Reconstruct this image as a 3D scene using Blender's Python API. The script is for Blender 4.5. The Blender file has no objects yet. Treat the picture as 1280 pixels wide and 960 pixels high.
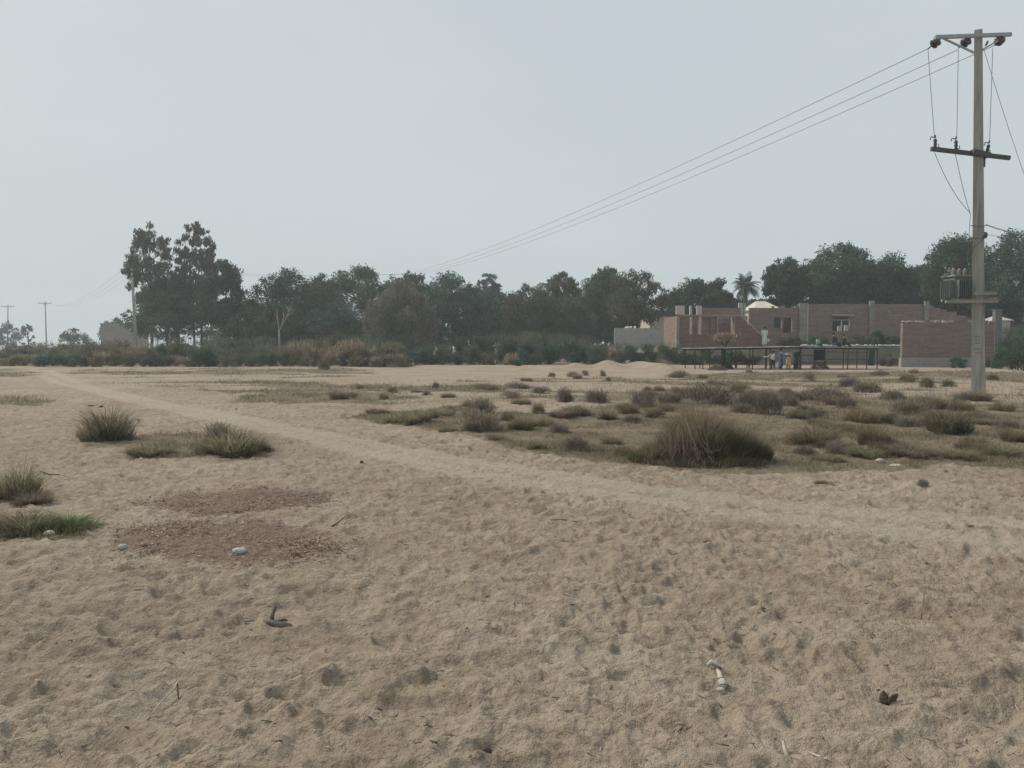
import bpy, math, random
import numpy as np
from mathutils import Vector, Matrix
random.seed(7)
R = math.radians
PI = math.pi

# ------------------------------------------------------------------ camera, sky, sun, exposure
scn = bpy.context.scene
C = scn.collection
CAMH = 1.65
PITCH = R(2.9)
FPX = 980.0
cam_d = bpy.data.cameras.new('camera'); cam = bpy.data.objects.new('camera', cam_d); C.objects.link(cam)
cam.location = (0, 0, CAMH); cam.rotation_euler = (PI/2 - PITCH, 0, 0)
cam_d.sensor_width = 36; cam_d.sensor_fit = 'HORIZONTAL'; cam_d.lens = 36*FPX/1280
cam_d.clip_start = 0.05; cam_d.clip_end = 4000
scn.camera = cam
scn.view_settings.view_transform = 'Standard'; scn.view_settings.look = 'None'
scn.view_settings.exposure = 0.64; scn.view_settings.gamma = 1.0

SUN_EL, SUN_AZ = R(43), R(-58)          # azimuth from +Y (view direction), negative = left
w = bpy.data.worlds.new('World'); scn.world = w; w.use_nodes = True
nt = w.node_tree; nt.nodes.clear()
out = nt.nodes.new('ShaderNodeOutputWorld'); bg = nt.nodes.new('ShaderNodeBackground')
sky = nt.nodes.new('ShaderNodeTexSky'); sky.sky_type = 'NISHITA'; sky.sun_disc = False
sky.sun_elevation = SUN_EL; sky.sun_rotation = SUN_AZ; sky.dust_density = 6; sky.air_density = 1.2
mx = nt.nodes.new('ShaderNodeMix'); mx.data_type = 'RGBA'; mx.inputs[0].default_value = 0.93
tcs = nt.nodes.new('ShaderNodeTexCoord'); mps = nt.nodes.new('ShaderNodeMapping'); mps.inputs['Scale'].default_value = (1.2, 1.2, 3.5)
nzs = nt.nodes.new('ShaderNodeTexNoise'); nzs.inputs['Scale'].default_value = 1.3; nzs.inputs['Detail'].default_value = 4
rps = nt.nodes.new('ShaderNodeValToRGB'); rps.color_ramp.elements[0].position = .3; rps.color_ramp.elements[1].position = .7   # thin uneven veil of dust
rps.color_ramp.elements[0].color = (5.15, 5.80, 6.08, 1); rps.color_ramp.elements[1].color = (5.7, 6.33, 6.55, 1)
nt.links.new(tcs.outputs['Generated'], mps.inputs[0]); nt.links.new(mps.outputs[0], nzs.inputs['Vector']); nt.links.new(nzs.outputs[0], rps.inputs[0]); nt.links.new(rps.outputs[0], mx.inputs[7])
nt.links.new(sky.outputs[0], mx.inputs[6]); nt.links.new(mx.outputs[2], bg.inputs[0])
bg.inputs[1].default_value = 0.068
nt.links.new(bg.outputs[0], out.inputs[0])
sl = bpy.data.lights.new('sun', 'SUN'); sl.energy = 2.1; sl.angle = R(12); sl.color = (1, .94, .85)
so = bpy.data.objects.new('sun', sl); C.objects.link(so)
sd = Vector((math.sin(SUN_AZ)*math.cos(SUN_EL), math.cos(SUN_AZ)*math.cos(SUN_EL), math.sin(SUN_EL)))
so.rotation_euler = sd.to_track_quat('Z', 'Y').to_euler(); so.location = (-20, -20, 30)

# ------------------------------------------------------------------ helpers
cp, sp = math.cos(PITCH), math.sin(PITCH)
def at(px, py, Y):
    """world point seen at photo pixel (px,py), at distance Y"""
    x = (px-640)/FPX; v = -(py-480)/FPX
    dy = cp + v*sp; dz = -sp + v*cp
    t = Y/dy
    return Vector((x*t, Y, CAMH + dz*t))
def gp(px, py):
    """point of the flat ground for a photo pixel"""
    x = (px-640)/FPX; v = -(py-480)/FPX
    dy = cp + v*sp; dz = -sp + v*cp
    t = -CAMH/dz
    return Vector((x*t, dy*t, 0))
def PX(px, Y): return at(px, 430, Y).x
def PZ(py, Y): return at(640, py, Y).z

rng = np.random.default_rng(11)
def _tab(seed): return np.random.default_rng(seed).random((256, 256))
_tabs = {}
def vnoise(x, y, scale, seed):
    if seed not in _tabs: _tabs[seed] = _tab(seed)
    T = _tabs[seed]
    x = np.asarray(x, float)/scale; y = np.asarray(y, float)/scale
    xi = np.floor(x).astype(np.int64); yi = np.floor(y).astype(np.int64)
    fx = x-xi; fy = y-yi; fx = fx*fx*(3-2*fx); fy = fy*fy*(3-2*fy)
    a = T[xi & 255, yi & 255]; b = T[(xi+1) & 255, yi & 255]; c = T[xi & 255, (yi+1) & 255]; d = T[(xi+1) & 255, (yi+1) & 255]
    return (a*(1-fx)+b*fx)*(1-fy)+(c*(1-fx)+d*fx)*fy
def fbm(x, y, scale, seed, o=4):
    s = 0; a = 1; t = 0
    for i in range(o):
        s = s+a*vnoise(x, y, scale/2**i, seed+i); t += a; a *= .5
    return s/t
def smooth(a, b, v):
    t = np.clip((v-a)/(b-a), 0, 1); return t*t*(3-2*t)
def hashf(cx, cy, seed, k):
    h = (cx.astype(np.int64)*73856093) ^ (cy.astype(np.int64)*19349663) ^ (seed*83492791+k*2654435)
    h = h & 0xffffffff
    h = ((h ^ (h >> 16))*0x45d9f3b) & 0xffffffff
    h = ((h ^ (h >> 16))*0x45d9f3b) & 0xffffffff
    h = h ^ (h >> 16)
    return (h & 0xffffff)/float(0x1000000)
def dents(x, y, cell, seed, r0, r1, depth, prob=.8, rim=.35):
    gx = np.floor(x/cell); gy = np.floor(y/cell); z = np.zeros_like(x)
    for di in (-1, 0, 1):
        for dj in (-1, 0, 1):
            cx = gx+di; cy = gy+dj
            f = [hashf(cx, cy, seed, k) for k in range(6)]
            px = (cx+f[0])*cell; py = (cy+f[1])*cell; a = f[2]*PI
            r = r0+(r1-r0)*f[3]; el = 1.2+1.2*f[4]
            dx = x-px; dy = y-py
            u = (dx*np.cos(a)+dy*np.sin(a))/(r*el); v = (-dx*np.sin(a)+dy*np.cos(a))/r
            d = u*u+v*v
            on = (f[5] < prob)*(.4+.6*f[3])
            z += on*(-np.exp(-d*d*1.2)+rim*np.exp(-(np.sqrt(d)-1.35)**2*7))
    return z*depth

def terrain(x, y):
    """large shapes of the ground"""
    x = np.asarray(x, float); y = np.asarray(y, float)
    z = (fbm(x+300, y+300, 14, 3, 3)-.5)*.13*smooth(2, 14, np.hypot(x, y))
    z = z*(1-smooth(45, 70, y)*.6)
    # raised terrace the brick building stands on
    z = z+1.5*smooth(64.2, 66.2, y-1.2*smooth(21.5, 23, x))*smooth(9, 13, x)*(1-smooth(200, 300, y))
    # sand heaps along the far edge of the flat
    for (hx, hy, rx, ry, hh) in HEAPS:
        z = z+hh*np.exp(-((x-hx)/rx)**2-((y-hy)/ry)**2)
    return z
HEAPS = []
for (px, py, wx, hh) in ((655, 461, .7, .22), (690, 461, .8, .24), (722, 459, .9, .42), (764, 459, .95, .58), (806, 459, 1.1, .50), (834, 461, 1.0, .40), (770, 462, 3.6, .12)):
    p = gp(px, py+4); HEAPS.append((p.x, p.y+2, wx, 2.0, hh))
def H(x, y): return float(terrain(np.array([x]), np.array([y]))[0])

def fast_mesh(name, V, quads=None, tris=None, smooth_=False, attrs=None):
    me = bpy.data.meshes.new(name)
    V = np.asarray(V, dtype=np.float32).reshape(-1, 3)
    loops = []; tot = []
    if quads is not None and len(quads): loops.append(np.asarray(quads).reshape(-1)); tot.append(np.full(len(quads), 4))
    if tris is not None and len(tris): loops.append(np.asarray(tris).reshape(-1)); tot.append(np.full(len(tris), 3))
    L = np.concatenate(loops).astype(np.int32); T = np.concatenate(tot).astype(np.int32)
    me.vertices.add(len(V)); me.vertices.foreach_set('co', V.reshape(-1))
    me.loops.add(len(L)); me.loops.foreach_set('vertex_index', L)
    me.polygons.add(len(T)); st = np.zeros(len(T), np.int32); st[1:] = np.cumsum(T)[:-1]
    me.polygons.foreach_set('loop_start', st)
    if smooth_: me.polygons.foreach_set('use_smooth', np.ones(len(T), bool))
    for (n, dom, arr) in (attrs or []):
        a = me.attributes.new(n, 'FLOAT', dom); a.data.foreach_set('value', np.asarray(arr, np.float32))
    me.update(calc_edges=True)
    return me
def link(name, me, mat, parent=None, loc=None):
    o = bpy.data.objects.new(name, me); C.objects.link(o)
    if mat is not None and not me.materials: me.materials.append(mat)
    if parent is not None: o.parent = parent
    if loc is not None: o.location = loc
    return o
def tag(o, label=None, cat=None, group=None, kind=None):
    if label: o['label'] = label
    if cat: o['category'] = cat
    if group: o['group'] = group
    if kind: o['kind'] = kind
    return o
def empty(name, loc=(0, 0, 0), rz=0):
    o = bpy.data.objects.new(name, None); C.objects.link(o); o.location = loc; o.rotation_euler = (0, 0, rz); o.empty_display_size = .2
    return o

class MB:
    def __init__(s): s.v = []; s.f = []
    def box(s, c, d, rz=0, M=None):
        i = len(s.v); cx, cy, cz = c; dx, dy, dz = (q/2 for q in d); cs, sn = math.cos(rz), math.sin(rz)
        for X, Y, Z in ((-1,-1,-1),(1,-1,-1),(1,1,-1),(-1,1,-1),(-1,-1,1),(1,-1,1),(1,1,1),(-1,1,1)):
            x, y, z = X*dx, Y*dy, Z*dz
            p = Vector((x*cs-y*sn, x*sn+y*cs, z))
            if M is not None: p = M @ p
            s.v.append((p.x+cx, p.y+cy, p.z+cz))
        for f in ((0,3,2,1),(4,5,6,7),(0,1,5,4),(1,2,6,5),(2,3,7,6),(3,0,4,7)): s.f.append(tuple(i+k for k in f))
    def bar(s, a, b, w_, h_, up=(0, 0, 1)):
        """rectangular bar from a to b"""
        a = Vector(a); b = Vector(b); t = (b-a).normalized(); u = Vector(up)
        if abs(t.dot(u)) > .98: u = Vector((0, 1, 0))
        sx = t.cross(u).normalized(); sz = sx.cross(t).normalized(); i = len(s.v)
        for p in (a, b):
            for X, Z in ((-1,-1),(1,-1),(1,1),(-1,1)): s.v.append(tuple(p+sx*X*w_/2+sz*Z*h_/2))
        for f in ((0,1,2,3),(7,6,5,4),(0,4,5,1),(1,5,6,2),(2,6,7,3),(3,7,4,0)): s.f.append(tuple(i+k for k in f))
    def tube(s, pts, rad, n=7, cap=True):
        pts = [Vector(p) for p in pts]
        if not hasattr(rad, '__len__'): rad = [rad]*len(pts)
        i0 = len(s.v); prev = None
        for k, p in enumerate(pts):
            t = (pts[min(k+1, len(pts)-1)]-pts[max(k-1, 0)]).normalized()
            if prev is None:
                u = t.orthogonal().normalized()
            else:
                u = (prev-t*prev.dot(t));  u = u.normalized() if u.length > 1e-6 else t.orthogonal().normalized()
            prev = u; v = t.cross(u)
            for j in range(n):
                a = 2*PI*j/n; s.v.append(tuple(p+(u*math.cos(a)+v*math.sin(a))*rad[k]))
        for k in range(len(pts)-1):
            for j in range(n):
                a = i0+k*n+j; b = i0+k*n+(j+1) % n; s.f.append((a, b, b+n, a+n))
        if cap:
            s.f.append(tuple(i0+j for j in reversed(range(n)))); e = i0+(len(pts)-1)*n; s.f.append(tuple(e+j for j in range(n)))
    def lathe(s, prof, c=(0, 0, 0), n=14, M=None):
        i0 = len(s.v)
        for r, z in prof:
            for j in range(n):
                a = 2*PI*j/n; p = Vector((r*math.cos(a), r*math.sin(a), z))
                if M is not None: p = M @ p
                s.v.append((p.x+c[0], p.y+c[1], p.z+c[2]))
        for k in range(len(prof)-1):
            for j in range(n):
                a = i0+k*n+j; b = i0+k*n+(j+1) % n; s.f.append((a, b, b+n, a+n))
        s.f.append(tuple(i0+j for j in reversed(range(n)))); e = i0+(len(prof)-1)*n; s.f.append(tuple(e+j for j in range(n)))
    def rock(s, c, d, seed=0, n=2, rz=0):
        r = random.Random(seed); i0 = len(s.v); nu, nv = 10, 6
        for a in range(nv+1):
            th = PI*a/nv
            for b in range(nu):
                ph = 2*PI*b/nu; k = 1+r.uniform(-.16, .16) if 0 < a < nv else 1
                x = math.sin(th)*math.cos(ph)*k*d[0]/2; y = math.sin(th)*math.sin(ph)*k*d[1]/2; z = math.cos(th)*k*d[2]/2
                s.v.append((c[0]+x*math.cos(rz)-y*math.sin(rz), c[1]+x*math.sin(rz)+y*math.cos(rz), c[2]+z))
        for a in range(nv):
            for b in range(nu):
                p = i0+a*nu+b; q = i0+a*nu+(b+1) % nu; s.f.append((p, p+nu, q+nu, q))
    def build(s, name, mat, parent=None, smooth_=False, loc=None):
        me = bpy.data.meshes.new(name); me.from_pydata(s.v, [], s.f)
        if smooth_: me.polygons.foreach_set('use_smooth', [True]*len(me.polygons))
        return link(name, me, mat, parent, loc)
    def box_cells(s, xs, zs, solid, y0, th):
        """a wall along x made of a grid of cells; only outer faces; solid(i,j) tells where brick is"""
        nx, nz = len(xs)-1, len(zs)-1; y1 = y0+th; vid = {}
        def V(i, j, k):
            q = (i, j, k)
            if q not in vid: vid[q] = len(s.v); s.v.append((xs[i], (y0, y1)[k], zs[j]))
            return vid[q]
        S = lambda i, j: 0 <= i < nx and 0 <= j < nz and solid(i, j)
        for i in range(nx):
            for j in range(nz):
                if not S(i, j): continue
                s.f.append((V(i,j,0), V(i+1,j,0), V(i+1,j+1,0), V(i,j+1,0)))
                s.f.append((V(i,j,1), V(i,j+1,1), V(i+1,j+1,1), V(i+1,j,1)))
                if not S(i-1, j): s.f.append((V(i,j,0), V(i,j+1,0), V(i,j+1,1), V(i,j,1)))
                if not S(i+1, j): s.f.append((V(i+1,j,0), V(i+1,j,1), V(i+1,j+1,1), V(i+1,j+1,0)))
                if not S(i, j-1): s.f.append((V(i,j,0), V(i,j,1), V(i+1,j,1), V(i+1,j,0)))
                if not S(i, j+1): s.f.append((V(i,j+1,0), V(i+1,j+1,0), V(i+1,j+1,1), V(i,j+1,1)))

# ------------------------------------------------------------------ materials
def new_mat(name, rough=.9, spec=.2):
    m = bpy.data.materials.new(name); m.use_nodes = True; b = m.node_tree.nodes['Principled BSDF']
    b.inputs['Roughness'].default_value = rough; b.inputs['Specular IOR Level'].default_value = spec
    return m, m.node_tree, b
def N(nt, t, **k):
    n = nt.nodes.new(t)
    for a, v in k.items(): setattr(n, a, v)
    return n
def noise(nt, scale, detail=4, vec=None, rough=.55):
    n = N(nt, 'ShaderNodeTexNoise'); n.inputs['Scale'].default_value = scale; n.inputs['Detail'].default_value = detail; n.inputs['Roughness'].default_value = rough
    if vec is not None: nt.links.new(vec, n.inputs['Vector'])
    return n.outputs['Fac']
def ramp(nt, fac, stops):
    r = N(nt, 'ShaderNodeValToRGB'); e = r.color_ramp.elements
    while len(e) < len(stops): e.new(.5)
    for k, (p, c) in enumerate(stops): e[k].position = p; e[k].color = (*c, 1) if len(c) == 3 else c
    nt.links.new(fac, r.inputs[0]); return r.outputs[0]
def mixc(nt, fac, a, b, mode='MIX'):
    m = N(nt, 'ShaderNodeMix', data_type='RGBA', blend_type=mode)
    for s, v in ((0, fac), (6, a), (7, b)):
        if isinstance(v, (int, float)): m.inputs[s].default_value = v
        elif isinstance(v, tuple): m.inputs[s].default_value = (*v, 1)
        else: nt.links.new(v, m.inputs[s])
    return m.outputs[2]
def mth(nt, op, a, b=None, clamp=False):
    m = N(nt, 'ShaderNodeMath', operation=op, use_clamp=clamp)
    for i, v in enumerate((a, b)):
        if v is None: continue
        if isinstance(v, (int, float)): m.inputs[i].default_value = v
        else: nt.links.new(v, m.inputs[i])
    return m.outputs[0]
def bump(nt, b, h, strength=.3, dist=.02):
    n = N(nt, 'ShaderNodeBump'); n.inputs['Strength'].default_value = strength; n.inputs['Distance'].default_value = dist
    nt.links.new(h, n.inputs['Height']); nt.links.new(n.outputs[0], b.inputs['Normal'])
def objc(nt): return N(nt, 'ShaderNodeTexCoord').outputs['Object']
def simple(name, c1, c2, scale=6, rough=.85, spec=.2, bs=.25, bd=.01, c3=None):
    m, nt, b = new_mat(name, rough, spec); o = objc(nt)
    n1 = noise(nt, scale, 5, o); st = [(.3, c1), (.7, c2)]
    if c3: st = [(.25, c1), (.5, c2), (.72, c3)]
    nt.links.new(ramp(nt, n1, st), b.inputs['Base Color'])
    if bs: bump(nt, b, noise(nt, scale*6, 4, o), bs, bd)
    return m
def leafmat(name, dark, mid, light, transl=.25):
    m, nt, b = new_mat(name, .75, .15)
    a = N(nt, 'ShaderNodeAttribute', attribute_name='tint'); oi = N(nt, 'ShaderNodeObjectInfo')
    col = ramp(nt, a.outputs['Fac'], [(0, dark), (.5, mid), (1, light)])
    hs = N(nt, 'ShaderNodeHueSaturation'); nt.links.new(col, hs.inputs['Color'])
    mr = N(nt, 'ShaderNodeMapRange'); mr.inputs[3].default_value = .78; mr.inputs[4].default_value = 1.25
    nt.links.new(oi.outputs['Random'], mr.inputs[0]); nt.links.new(mr.outputs[0], hs.inputs['Value'])
    mr2 = N(nt, 'ShaderNodeMapRange'); mr2.inputs[3].default_value = .485; mr2.inputs[4].default_value = .512
    nt.links.new(mth(nt, 'FRACT', mth(nt, 'MULTIPLY', oi.outputs['Random'], 7.3)), mr2.inputs[0]); nt.links.new(mr2.outputs[0], hs.inputs['Hue'])
    nt.links.new(hs.outputs[0], b.inputs['Base Color'])
    tr = N(nt, 'ShaderNodeBsdfTranslucent'); nt.links.new(hs.outputs[0], tr.inputs[0])
    ms = N(nt, 'ShaderNodeMixShader'); ms.inputs[0].default_value = transl
    o = nt.nodes['Material Output']
    nt.links.new(b.outputs[0], ms.inputs[1]); nt.links.new(tr.outputs[0], ms.inputs[2]); nt.links.new(ms.outputs[0], o.inputs[0])
    return m

def brickmat(name, c1, c2, mortar, scale=1.0, weather=(.2, .17, .14)):
    m, nt, b = new_mat(name, .92, .15); o = objc(nt)
    # brick pattern laid on x/z
    sx = N(nt, 'ShaderNodeSeparateXYZ'); nt.links.new(o, sx.inputs[0])
    cb = N(nt, 'ShaderNodeCombineXYZ'); nt.links.new(mth(nt, 'ADD', sx.outputs[0], sx.outputs[1]), cb.inputs[0]); nt.links.new(sx.outputs[2], cb.inputs[1])
    br = N(nt, 'ShaderNodeTexBrick'); nt.links.new(cb.outputs[0], br.inputs['Vector'])
    br.inputs['Scale'].default_value = scale; br.inputs['Brick Width'].default_value = .24; br.inputs['Row Height'].default_value = .085
    br.inputs['Mortar Size'].default_value = .010; br.inputs['Color1'].default_value = (*c1, 1); br.inputs['Color2'].default_value = (*c2, 1); br.inputs['Mortar'].default_value = (*mortar, 1)
    st = N(nt, 'ShaderNodeMapping'); st.inputs['Scale'].default_value = (.5, .5, 3.5); nt.links.new(o, st.inputs[0])
    f = ramp(nt, noise(nt, 1.1, 6, st.outputs[0], .65), [(.38, (0, 0, 0)), (.66, (1, 1, 1))])
    c = mixc(nt, f, br.outputs['Color'], weather)
    f2 = ramp(nt, noise(nt, .45, 4, o), [(.4, (0, 0, 0)), (.75, (.6, .6, .6))])
    c = mixc(nt, f2, c, tuple(q*1.25 for q in weather))
    mb = N(nt, 'ShaderNodeMapping'); mb.inputs['Scale'].default_value = (.35, .35, 4.5); nt.links.new(o, mb.inputs[0])
    c = mixc(nt, ramp(nt, noise(nt, 1.6, 5, mb.outputs[0], .7), [(.45, (0, 0, 0)), (.6, (.55, .55, .55))]), c, tuple(q*.62 for q in c1))
    c = mixc(nt, ramp(nt, noise(nt, 2.2, 6, o, .75), [(.52, (0, 0, 0)), (.68, (.5, .5, .5))]), c, tuple(min(1, q*1.7) for q in weather))
    nt.links.new(c, b.inputs['Base Color']); bump(nt, b, br.outputs['Fac'], -.4, .01)
    return m

M = {}
# greens and browns: (dark, mid, light)
M['dark'] = leafmat('dark_foliage', (0.028, 0.058, 0.036), (0.06, 0.108, 0.062), (0.14, 0.195, 0.11), 0.35)
M['teal'] = leafmat('blue_green_foliage', (0.03, 0.064, 0.052), (0.064, 0.112, 0.086), (0.135, 0.19, 0.13), 0.35)
M['olive'] = leafmat('olive_foliage', (0.075, 0.08, 0.046), (0.12, 0.122, 0.07), (0.19, 0.185, 0.115), 0.35)
M['grey'] = leafmat('grey_green_foliage', (0.06, 0.08, 0.054), (0.105, 0.128, 0.086), (0.17, 0.195, 0.13), 0.35)
M['brown'] = leafmat('brown_foliage', (0.07, 0.072, 0.052), (0.12, 0.118, 0.088), (0.2, 0.185, 0.138), 0.35)
M['fresh']  = leafmat('fresh_green_foliage', (0.046, 0.085, 0.039), (0.072, 0.124, 0.052), (0.130, 0.182, 0.078))
M['tam'] = leafmat('tamarisk_foliage', (.085, .085, .07), (.15, .145, .122), (.24, .23, .195), .35)
M['tg'] = leafmat('tussock_green', (0.105, 0.102, 0.062), (0.205, 0.185, 0.118), (0.41, 0.35, 0.235), 0.5)
M['tp'] = leafmat('tussock_grey_brown', (0.115, 0.1, 0.078), (0.2, 0.172, 0.135), (0.33, 0.285, 0.22), 0.45)
M['tb'] = leafmat('tussock_brown', (0.14, 0.108, 0.072), (0.24, 0.188, 0.13), (0.38, 0.31, 0.22), 0.45)
M['tf'] = leafmat('short_grass', (0.095, 0.09, 0.052), (0.175, 0.152, 0.098), (0.3, 0.245, 0.165), 0.4)
M['tgg']    = leafmat('bright_short_grass', (0.058, 0.098, 0.039), (0.098, 0.143, 0.058), (0.169, 0.195, 0.091), .2)
M['straw']  = leafmat('dry_straw', (.17, .125, .09), (.27, .21, .155), (.40, .33, .25), .1)
M['bark']   = simple('bark', (.055, .045, .036), (.13, .11, .09), 4, bs=.6, bd=.03)
M['palebark'] = simple('pale_bark', (.26, .24, .21), (.42, .39, .35), 5, bs=.3)
M['concrete'] = simple('concrete', (.26, .25, .225), (.39, .375, .34), 2.2, rough=.9, c3=(.33, .30, .26), bs=.4)
M['conc_dark'] = simple('weathered_concrete', (.20, .18, .16), (.31, .285, .25), 2, bs=.4)
M['conc_brown'] = simple('brown_channel_concrete', (.13, .10, .082), (.19, .15, .125), 3, bs=.4)
M['galv']   = simple('galvanised_steel', (.23, .25, .27), (.36, .38, .40), 9, rough=.55, spec=.5, bs=.1)
M['darksteel'] = simple('dark_steel', (.035, .038, .045), (.07, .075, .085), 9, rough=.6, spec=.4, bs=.1)
M['porcelain'] = simple('dark_porcelain', (.035, .032, .035), (.07, .062, .065), 12, rough=.3, spec=.5, bs=0)
M['wire']   = simple('wire_metal', (.10, .10, .11), (.16, .16, .17), 20, rough=.6, bs=0)
M['trafo']  = simple('grey_painted_tank', (.08, .10, .108), (.14, .16, .168), 5, rough=.6, spec=.3, c3=(.14, .135, .13), bs=.1)
M['brick']  = brickmat('red_brick', (.185, .102, .080), (.225, .128, .102), (.24, .18, .152), weather=(.19, .13, .11))
M['brickg'] = brickmat('weathered_brick', (.215, .148, .12), (.245, .165, .13), (.26, .22, .195), weather=(.215, .168, .144))
M['brickc'] = brickmat('pink_brown_brick', (.20, .135, .110), (.175, .122, .101), (.25, .205, .18), weather=(.205, .162, .138))
M['stone']  = brickmat('grey_stonework', (.18, .17, .155), (.25, .235, .21), (.11, .105, .09), scale=.55, weather=(.19, .183, .165))
M['plaster'] = simple('cream_plaster', (.47, .42, .35), (.60, .55, .47), 1.5, bs=.15)
M['paleplaster'] = simple('pale_pinkish_plaster', (.40, .35, .31), (.50, .45, .40), 2.5, bs=.2)
M['jamb']   = simple('pink_jamb_plaster', (.45, .33, .29), (.52, .40, .36), 3, bs=.1)
M['foot'] = simple('weathered_footing', (.22, .195, .18), (.32, .29, .27), 2.5, bs=.3, c3=(.27, .24, .22))
M['white']  = simple('white_wash', (.62, .61, .58), (.75, .74, .71), 3, bs=.1)
M['rubble'] = simple('pale_rubble', (.42, .40, .36), (.60, .57, .52), 6, bs=.4)
M['interior'] = simple('interior_shade', (.06, .07, .08), (.11, .12, .13), 2, bs=.1)  # darkness inside the openings put into the colour; house windows use it too
M['wood']   = simple('grey_wood', (.12, .10, .08), (.22, .185, .15), 14, bs=.4)
M['darkwood'] = simple('dark_wood', (.045, .035, .028), (.09, .07, .055), 12, bs=.4)
M['palestick'] = simple('dry_pale_stick', (.34, .30, .25), (.48, .43, .37), 20, bs=.3)
M['stonewhite'] = simple('white_stone', (.36, .33, .29), (.48, .45, .41), 14, bs=.3)
M['darkleaf'] = simple('dead_leaf', (.055, .038, .03), (.13, .09, .07), 30, rough=.7, bs=.3)
M['roofsheet'] = simple('thin_roof_sheet', (.26, .27, .26), (.38, .38, .36), 3, bs=.2)
M['greencloth'] = simple('green_cloth', (.035, .085, .07), (.055, .12, .10), 4, bs=.3)
M['blackcloth'] = simple('black_cloth', (.012, .015, .018), (.03, .033, .036), 6, bs=.3)
def plain(name, c, rough=.85): return simple(name, tuple(q*.85 for q in c), tuple(min(1, q*1.15) for q in c), 8, rough=rough, bs=.15)
M['skin'] = plain('brown_skin', (.22, .125, .08), .6); M['hair'] = plain('black_hair', (.012, .011, .011), .5)

# ------------------------------------------------------------------ ground
def poly_w(pts): return np.array([[gp(a, b).x, gp(a, b).y] for a, b in pts])
GRASS = [poly_w(p) for p in (
    [(410,523),(500,513),(600,506),(640,515),(720,513),(790,500),(800,480),(860,470),(1000,464),(1300,464),(1320,580),(1200,576),(1100,582),(1000,588),(900,590),(800,585),(700,572),(600,550),(540,535)],
    [(320,500),(335,482),(480,479),(600,471),(800,474),(850,500),(700,503),(560,503),(400,505)],
    [(90,462),(300,460),(460,461),(440,469),(300,474),(150,472)],
    [(120,476),(300,477),(400,476),(430,484),(280,492),(150,482)],
    [(-20,497),(45,497),(40,507),(-20,508)], [(-60,458),(38,462),(30,472),(-60,474)],
    [(85,553),(100,545),(240,542),(310,553),(355,564),(300,568),(240,573),(160,571),(150,556)],
    [(-60,642),(60,646),(108,660),(100,668),(-60,675)], [(-60,612),(40,622),(50,633),(-60,638)])]
LITTER = [poly_w(p) for p in (
    [(110,680),(140,655),(230,646),(330,648),(400,662),(430,688),(380,705),(290,718),(200,712),(140,700)],
    [(170,628),(230,612),(330,611),(420,616),(430,628),(330,638),(230,642)])]
TRACKS = [[(40,462),(75,480),(170,503),(300,530),(420,556),(560,585),(720,612),(900,640),(1100,662),(1300,682)],
          [(60,463),(110,485),(230,510),(390,541),(560,572),(780,607),(960,630),(1120,645),(1300,655)]]
TRACKS = [np.array([[gp(a, b).x, gp(a, b).y] for a, b in t]) for t in TRACKS]
def inpoly(x, y, P):
    ins = np.zeros(x.shape, bool); n = len(P)
    for i in range(n):
        x1, y1 = P[i]; x2, y2 = P[(i+1) % n]
        c = ((y1 > y) != (y2 > y)) & (x < (x2-x1)*(y-y1)/(y2-y1+1e-12)+x1); ins ^= c
    return ins
def polydist(x, y, P, closed=True):
    d = np.full(x.shape, 1e9); n = len(P)
    for i in range(n if closed else n-1):
        a = P[i]; b = P[(i+1) % n]; ab = b-a; L = (ab**2).sum()
        t = np.clip(((x-a[0])*ab[0]+(y-a[1])*ab[1])/L, 0, 1)
        d = np.minimum(d, np.hypot(x-a[0]-t*ab[0], y-a[1]-t*ab[1]))
    return d
def soft(x, y, P, wdt):
    d = polydist(x, y, P); d = np.where(inpoly(x, y, P), d, -d)
    return smooth(-1, 1, d/wdt)
def masks(x, y):
    r = np.hypot(x, y); k = np.clip(r/14, .3, 3)
    dx = (fbm(x, y, 1.6, 21)-.5)*1.9*k*.7; dy = (fbm(x+50, y+9, 1.6, 31)-.5)*2.6*k*.7
    xx = x+dx; yy = y+dy; g = np.zeros_like(x)
    for i, P in enumerate(GRASS): g = np.maximum(g, soft(xx, yy, P, .25*k if i < 6 else .1))
    # sandy clearings among the grass further out
    hol = smooth(.54, .64, fbm(x*.55+40, y+70, 3.0, 41, 3))*smooth(14, 27, y)
    g = g*(1-.9*hol)
    left = smooth(56, 62, y+(fbm(x, y, 5, 51)-.5)*6)*(1-smooth(-9, -6, x))
    mid = smooth(61, 63.5, y+(fbm(x, y, 4, 52)-.5)*3); g = np.maximum(g, np.maximum(left, mid))
    g = np.maximum(g, smooth(60, 63, y)*smooth(20, 24, x))
    lit = np.zeros_like(x)
    for P in LITTER: lit = np.maximum(lit, soft(x+(dx/k)*.45, y+(dy/k)*.45, P, .32))
    tr = np.zeros_like(x)
    for T in TRACKS: tr = np.maximum(tr, 1-smooth(.12, .42, polydist(x+(fbm(x, y, 2, 61)-.5)*.5, y, T, False)))
    return g, lit, tr*(1-g)
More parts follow.
